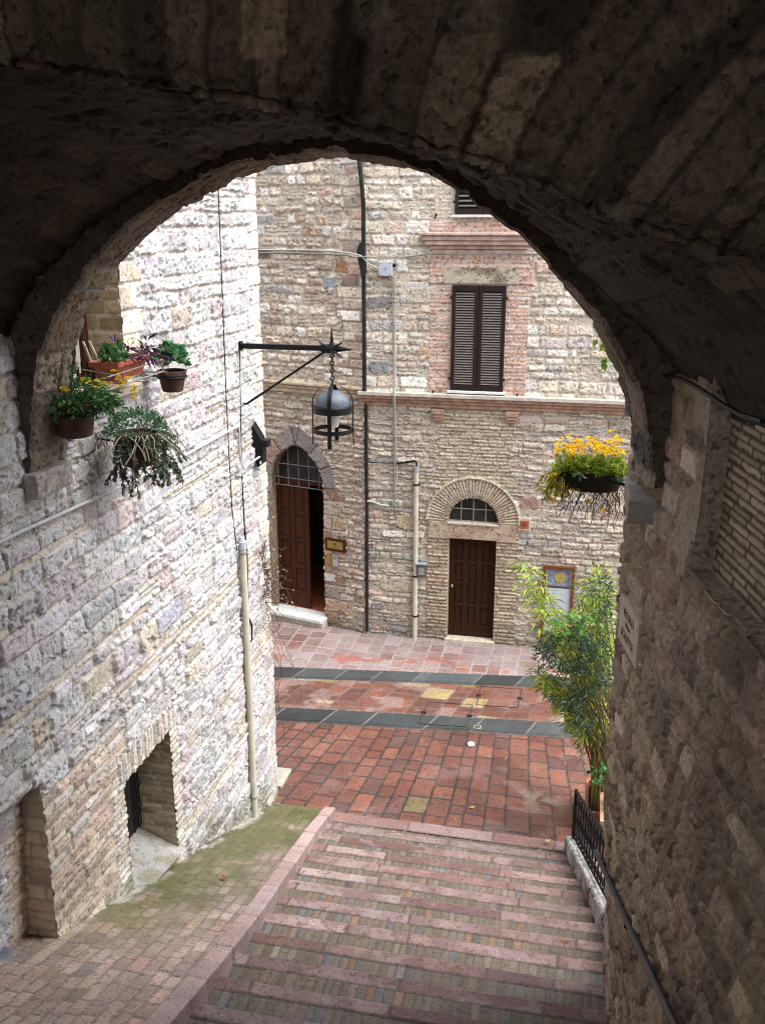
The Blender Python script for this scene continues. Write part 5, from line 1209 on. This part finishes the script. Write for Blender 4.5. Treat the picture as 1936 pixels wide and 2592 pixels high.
for i in range(40):
    a_ = R.uniform(0, 6.28); q_ = c + np.array([math.cos(a_) * .23, math.sin(a_) * .23, .02]); pts = [q_]
    d_ = np.array([math.cos(a_), math.sin(a_), .2])
    for k in range(6): d_ = d_ * .8 + np.array([R.gauss(0, .3), R.gauss(0, .3), -.35]); pts.append(pts[-1] + d_ * .035)
    b.tube([tuple(p_) for p_ in pts], .004, 4)
b.build('dry_stem', flat_mat('dry_stem', (.28, .25, .19), rough=.9), t4)

# yellow flower basket at the right of the mouth
Yb = 6.72; c = atY(1500, 1192, Yb); wx = float(atY(1585, 1192, Yb)[0] - c[0]); hb = float(c[2] - atY(1500, 1236, Yb)[2])
t5 = thing('flower_basket', 'dark basket overflowing with bright yellow flowers on the right side of the arch', 'flower basket', tuple(c))
MB().lathe(tuple(c), [(wx * .72, -hb), (wx * .8, -hb), (wx * .95, 0), (wx * .85, 0), (wx * .8, -.03), (.001, -.03)], 28, sy=.65).build('pot', flat_mat('dark_pot', (.025, .018, .014), rough=.9), t5, smooth=True)
MB().tube([(c[0] + wx * .5, c[1] - .05, c[2] - .05), (.5, 6.4, c[2] - .05)], .012, 6).build('pot_ring', M['black'], t5)
base = [c + np.array([R.uniform(-1, 1) * wx * .85, R.uniform(-1, 1) * wx * .45, -.02]) for _ in range(60)]
ylg = [(.28, .40, .04), (.34, .46, .06), (.18, .30, .03), (.42, .46, .06)]
sprigs(150, base, .145, 1.0, .7, ylg, .036, .013, 40, 'foliage', t5, droop=.05)
dirs = [np.array([R.gauss(-.5, .4), R.gauss(-.2, .4), R.uniform(-.3, .3)]) for _ in range(30)]
sprigs(30, [c + np.array([-wx * R.uniform(.5, 1), R.uniform(-.1, .1), 0]) for _ in range(20)], .27, .3, .5, ylg + [(.60, .36, .02), (.65, .42, .03)], .035, .014, 20, 'trailing_foliage', t5, droop=.33, dirs=dirs)
b = MB()
for i in range(60):
    q_ = c + np.array([R.uniform(-1, .9) * wx, R.uniform(-.15, .12), -hb * R.uniform(.3, .95)]); pts = [q_]; d_ = np.array([R.gauss(-.1, .25), R.gauss(0, .2), -1.0])
    L_ = R.uniform(.12, .34)
    for k in range(6): d_ = d_ + np.array([R.gauss(0, .3), R.gauss(0, .3), -.1]); d_ /= np.linalg.norm(d_); pts.append(pts[-1] + d_ * L_ / 6)
    b.tube([tuple(p_) for p_ in pts], .003, 4)
b.build('hanging_stem', flat_mat('dead_stem', (.075, .035, .022), rough=.95), t5)
fp_ = []
for i in range(85): fp_.append(atY(R.uniform(1405, 1578), 1137 + R.gauss(0, 12) - 6 * math.sin(R.random() * 3), Yb + R.uniform(-.15, .12)))
for i in range(16): fp_.append(atY(R.uniform(1388, 1425), R.uniform(1170, 1270), Yb + R.uniform(-.12, .1)))
for x_, y_ in ((1448, 1240), (1466, 1237), (1488, 1270), (1524, 1290), (1392, 1264), (1398, 1180), (1450, 1190), (1462, 1117), (1465, 1126)): fp_.append(atY(x_, y_, Yb - .1))
flowers(fp_, .029, [(.88, .58, .015), (.92, .66, .02), (.85, .5, .015)], t5)
flowers([atY(1526, 1310, Yb - .1)], .03, [(.55, .06, .02)], t5, 'red_leaf')
for q_ in ((1560, 1222), (1465, 1205)): sprigs(3, [atY(*q_, Yb - .16)], .05, .5, 1, [(.12, .22, .12)], .045, .02, 12, 'succulent', t5)

# bamboo and dark shrub in planters at the foot of the stairs
Yq = 11.1
def B_(x, y, o=0.0): return np.array(atY(x, y, Yq + o))
def planter(name, cx, cy, w, d_, h_, label, mat):
    t_ = thing(name, label, 'planter', (cx, cy, 0)); b = MB(); trough(b, cx - w / 2, cx + w / 2, cy - d_ / 2, cy + d_ / 2, 0.003, h_, .04, .025); b.build('pot', mat, t_, bevel=.008)
    b = MB(); e_ = .018; x0, x1, y0, y1 = cx - w / 2, cx + w / 2, cy - d_ / 2, cy + d_ / 2
    b.box((x0 - e_, y0 - e_, h_ - .05), (x1 + e_, y0 + .012, h_ + .004)).box((x0 - e_, y1 - .012, h_ - .05), (x1 + e_, y1 + e_, h_ + .004)).box((x0 - e_, y0 + .012, h_ - .05), (x0 + .012, y1 - .012, h_ + .004)).box((x1 - .012, y0 + .012, h_ - .05), (x1 + e_, y1 - .012, h_ + .004)); b.build('rim', mat, t_, bevel=.006)
    MB().box((x0 + .02, y0 + .02, h_ - .1), (x1 - .02, y1 - .02, h_ - .045)).build('soil', M['soil'], t_)
    return t_
pa = B_(1496, 2062); pcx = .50
t6 = planter('bamboo_planter', .50, 11.1, .34, .75, .34, 'terracotta trough of tall thin-caned yellow-green bamboo beside the railing', flat_mat('planter_clay', (.30, .12, .065), rough=.75, var=.25))
b = MB(); P_, D_ = [], []; tips = []
tips = [(1318, 1420), (1338, 1428), (1350, 1450), (1330, 1475), (1362, 1490), (1345, 1520), (1375, 1540), (1390, 1575), (1360, 1560), (1380, 1600), (1405, 1620),
        (1512, 1432), (1535, 1428), (1490, 1452), (1470, 1450), (1540, 1460), (1520, 1490), (1500, 1475), (1535, 1520), (1480, 1510), (1455, 1520), (1440, 1560), (1500, 1560),
        (1355, 1700), (1370, 1725), (1385, 1740), (1365, 1715), (1400, 1760), (1350, 1690), (1420, 1780), (1390, 1710), (1440, 1800), (1410, 1690),
        (1430, 1600), (1460, 1640), (1500, 1650), (1530, 1620), (1520, 1720), (1470, 1760), (1500, 1820), (1530, 1790), (1450, 1840)]
for i, (tx_, ty_) in enumerate(tips * 2):
    tp_ = B_(tx_ + R.uniform(-8, 8), ty_ + R.uniform(-8, 8), R.uniform(-.25, .25)); x_ = R.uniform(.38, .64); y_ = R.uniform(10.8, 11.4)
    pts = [np.array([lerp(x_, tp_[0], t_ ** 1.9), lerp(y_, tp_[1], t_), lerp(.28, tp_[2], t_ ** .85)]) for t_ in np.linspace(0, 1, 11)]
    b.tube([tuple(p_) for p_ in pts], [.009 - .007 * t_ for t_ in np.linspace(0, 1, 11)], 5)
    pts = np.array(pts)
    for k in range(46):
        t_ = (1 - .42 * R.random() ** 1.3) * 10; a_ = int(min(t_, 9.99)); q_ = pts[a_] + (pts[a_ + 1] - pts[a_]) * (t_ - a_)
        ang = R.uniform(0, 6.28); off = np.array([math.cos(ang), math.sin(ang), R.uniform(-.35, .35)]); L_ = R.uniform(.01, .11)
        P_.append(q_ + off * L_); D_.append(off + np.array([R.gauss(0, .35), R.gauss(0, .35), -.2]))
b.build('cane', M['cane'], t6, fix=False)
N = len(P_); leaves('foliage', P_, D_, .125 * (.6 + .7 * rng.rand(N)), .021, lcol(N, [(.30, .41, .045), (.40, .49, .07), (.21, .34, .04), (.50, .49, .085), (.16, .28, .04)], .2), t6, droop=.25)
t7 = planter('shrub_planter', .68, 10.55, .36, .6, .55, 'taller clay planter with a dark blue-green leafy shrub in front of the bamboo', flat_mat('planter_clay_pale', (.40, .22, .13), rough=.8, var=.2))
b = MB(); P_, D_, C_ = [], [], []
def shrub_blob(cx, cy, cz, rx, ry, rz, n):
    for i in range(n):
        d_ = rng.randn(3); d_ /= np.linalg.norm(d_); f__ = (.35 + .65 * R.random() ** .6); q_ = np.array([cx, cy, cz]) + d_ * np.array([rx, ry, rz]) * f__
        if vn(q_[0] * 6, q_[2] * 6 + q_[1] * 3, 31) < .36: continue
        P_.append(q_); D_.append(d_ * .6 + rng.randn(3) * .6 + np.array([0, 0, .2]))
for (x_, y_, rx, rz, n_) in ((1430, 1640, .33, .28, 900), (1500, 1690, .28, .38, 1000), (1450, 1740, .36, .3, 900), (1500, 1580, .25, .3, 550), (1480, 1800, .2, .25, 500), (1380, 1660, .14, .14, 200), (1520, 1500, .16, .22, 260)):
    p_ = np.array(atY(x_, y_, 10.75)); shrub_blob(p_[0], p_[1], p_[2], rx, .33, rz, n_)
N = len(P_); leaves('foliage', P_, D_, .066 * (.6 + .7 * rng.rand(N)), .019, lcol(N, [(.035, .075, .045), (.05, .10, .06), (.025, .05, .03), (.085, .14, .09), (.07, .11, .04)], .3), t7, droop=.1)
for i in range(24):
    p1 = P_[R.randrange(N)]; p0 = np.array([R.uniform(.56, .78), R.uniform(10.4, 10.7), .5]); md = (p0 + p1) / 2 + np.array([.12, 0, .25]); b.tube([tuple(p0), tuple(md), tuple(p1)], [.011, .007, .003], 5)
b.build('stem', M['stem'], t7, fix=False)
P_, D_ = [], []
for (x_, y_) in ((1400, 1572), (1415, 1575), (1445, 1568), (1470, 1563), (1490, 1560), (1510, 1570), (1425, 1600), (1480, 1592), (1455, 1580)):
    q_ = np.array(atY(x_, y_, 10.55))
    P_, D_ = [], []
    for k in range(5): P_.append(q_ + rng.randn(3) * .02); D_.append(rng.randn(3) * np.array([1, .6, .5]) + np.array([0, -.3, -.1]))
    leaves('broad_leaf', P_, D_, .085, .065, lcol(5, [(.09, .22, .03), (.13, .27, .05)], .15), t7, fold=.1)
sprigs(10, [np.array(atY(x_, y_, 10.3)) for x_, y_ in ((1512, 1960), (1518, 1990), (1506, 1975))], .16, .6, .7, [(.05, .17, .05), (.07, .22, .06)], .075, .05, 5, 'low_foliage', t7)

# vine sprig and dry twigs at the arch edge, dry creeper at the house corner
p_ = np.array(atY(1552, 840, 6.5)); t8 = thing('vine_sprig', 'little bright green vine sprig hanging at the right edge of the arch', 'vine', tuple(p_))
b = MB(); P_, D_ = [], []
vp = [atY(x_, y_, 6.52) for x_, y_ in ((1552, 800), (1530, 830), (1522, 860), (1535, 895), (1545, 905), (1532, 920))]
b.tube([tuple(q_) for q_ in vp], .003, 5); b.build('stem', M['stem'], t8)
for (x_, y_) in ((1520, 838), (1512, 858), (1528, 868), (1530, 880), (1536, 908), (1530, 918), (1543, 905), (1522, 846)):
    for k in range(2): P_.append(atY(x_, y_, 6.5)); D_.append(np.array([R.gauss(-.3, .5), R.gauss(-.5, .3), R.gauss(-.5, .5)]))
N = len(P_); leaves('foliage', P_, D_, .055, .038, lcol(N, [(.25, .38, .04), (.14, .30, .03), (.32, .38, .05)], .15), t8, fold=.15)
p_ = np.array(atY(1475, 705, 6.5)); b = MB()
for pth in (((1466, 700), (1452, 712), (1445, 735)), ((1470, 702), (1466, 720), (1461, 742)), ((1475, 704), (1474, 740), (1472, 768)), ((1402, 622), (1404, 636), (1400, 640))):
    b.tube([tuple(atY(x_, y_, 6.5)) for x_, y_ in ((1480, 690),) * (pth[0][0] > 1410) + pth], .006, 5)
tag(b.build('dry_twig', M['stem'], None), 'few dark dry twigs hanging from the upper right edge of the arch', 'twig')
Yc = 10.78; p_ = np.array(atY(660, 1460, Yc)); t9 = thing('dry_creeper', 'tangle of dry creeper stems at the left house corner beside the pointed doorway', 'creeper', tuple(p_))
b = MB(); P_, D_ = [], []
for i in range(46):
    q_ = np.array(atY(R.gauss(634, 10), R.gauss(1440, 40), Yc)); q_[0] = max(q_[0], XL - .1); q_[1] = 10.5; d_ = np.array([R.uniform(.2, 1), R.gauss(.1, .4), R.gauss(.05, .7)]); pts = [q_]
    L_ = R.uniform(.25, .7)
    for k in range(8): d_ = d_ + np.array([R.gauss(0, .45), R.gauss(0, .4), R.gauss(-.06, .45)]); d_ /= np.linalg.norm(d_); pts.append(pts[-1] + d_ * L_ / 8); pts[-1][0] = max(pts[-1][0], XL + .03)
    b.tube([tuple(x_) for x_ in pts], [.006 - .0005 * k for k in range(9)], 4)
    for k in range(3): P_.append(pts[R.randrange(3, 9)]); D_.append(rng.randn(3))
for i in range(7):
    q_ = np.array([XL + .05, 10.55, R.uniform(2.2, 3.0)]); pts = [q_]; d_ = np.array([.25, .1, -.6])
    for k in range(9): d_ = d_ + np.array([R.gauss(0, .25), R.gauss(0, .2), R.gauss(-.2, .2)]); d_ /= np.linalg.norm(d_); pts.append(pts[-1] + d_ * .15)
    b.tube([tuple(x_) for x_ in pts], .003, 4)
b.build('stem', M['twig'], t9, fix=False)
N = len(P_); leaves('foliage', P_, D_, .035, .022, lcol(N, [(.20, .10, .04), (.16, .22, .05), (.25, .13, .08), (.35, .30, .25)], .3), t9)
P_, D_ = [], []
for (x_, y_) in ((680, 1258), (682, 1307), (683, 1392), (668, 1398), (688, 1512), (683, 1206)):
    q_ = np.array(atY(x_, y_, 10.9))
    for k in range(5): P_.append(q_ + rng.randn(3) * .03); D_.append(rng.randn(3))
N = len(P_); leaves('green_leaf', P_, D_, .05, .03, lcol(N, [(.16, .32, .05), (.12, .26, .04)], .2), t9)

# litter
p_ = Zg(1192, 1887); bm = bmesh.new(); bmesh.ops.create_icosphere(bm, subdivisions=3, radius=.055)
for v in bm.verts: v.co *= 1 + .55 * (float(fbm(v.co.x * 30, v.co.y * 30 + v.co.z * 22, 3)) - .5); v.co.z *= .5
me = bpy.data.meshes.new('crumpled_paper'); bm.to_mesh(me); bm.free(); me.transform(Matrix.Translation((p_[0], p_[1], .03)))
tag(link('crumpled_paper', me, M['paper']), 'crumpled scrap of white paper lying on the red paving', 'paper')
dryc = flat_mat('dry_leaf', (.42, .27, .10), rough=.8, var=.3); palec = flat_mat('pale_scrap', (.62, .60, .55), rough=.8)
spots = [(1195, 2045, 'curled ochre dead leaf on the red paving above the first steps'), (875, 1870, 'thin pale straw on the red paving near the left house'), (1280, 1922, 'pale straw lying on the red paving, middle of the street'), (1430, 1935, 'straw on the paving beside the bamboo trough'), (1370, 2030, 'straw on the worn pale paving left of the railing'), (1385, 2130, 'dry leaf on the top step by the railing'), (565, 2225, 'small russet leaf on the mossy ramp'), (1427, 2388, 'small russet leaf on a stair nosing near the right wall')]
for i, (x_, y_, lab) in enumerate(spots):
    if i < 5: q_ = Zg(x_, y_)
    elif i == 6: q_ = atp(x_, y_, (0, 10.45, .06), (0, .419, 1))
    else: q_ = atp(x_, y_, (0, 10.45, .03), (0, .419, 1))
    b = MB(); L_ = .05; a_ = R.uniform(0, 6.28); e1 = np.array([math.cos(a_), math.sin(a_), 0]); e2 = np.array([-e1[1], e1[0], 0]); w_ = .03 if i in (0, 5, 6, 7) else .008
    z_ = np.array([0, 0, 1.]); vs = [q_ - e1 * L_ + z_ * .02, q_ + e2 * w_ + z_ * .01, q_ + e1 * L_ + z_ * .025, q_ - e2 * w_ + z_ * .012, q_ + z_ * .006]
    b.add(vs + [v_ - z_ * .003 for v_ in vs], [(0, 4, 1), (1, 4, 2), (2, 4, 3), (3, 4, 0), (5, 6, 9), (6, 7, 9), (7, 8, 9), (8, 5, 9)])
    tag(b.build('fallen_leaf' if w_ > .02 else 'straw', dryc if i not in (6, 7) else flat_mat('russet_leaf', (.16, .06, .03), rough=.8), None), lab, 'leaf' if w_ > .02 else 'straw', 'litter on the ground')
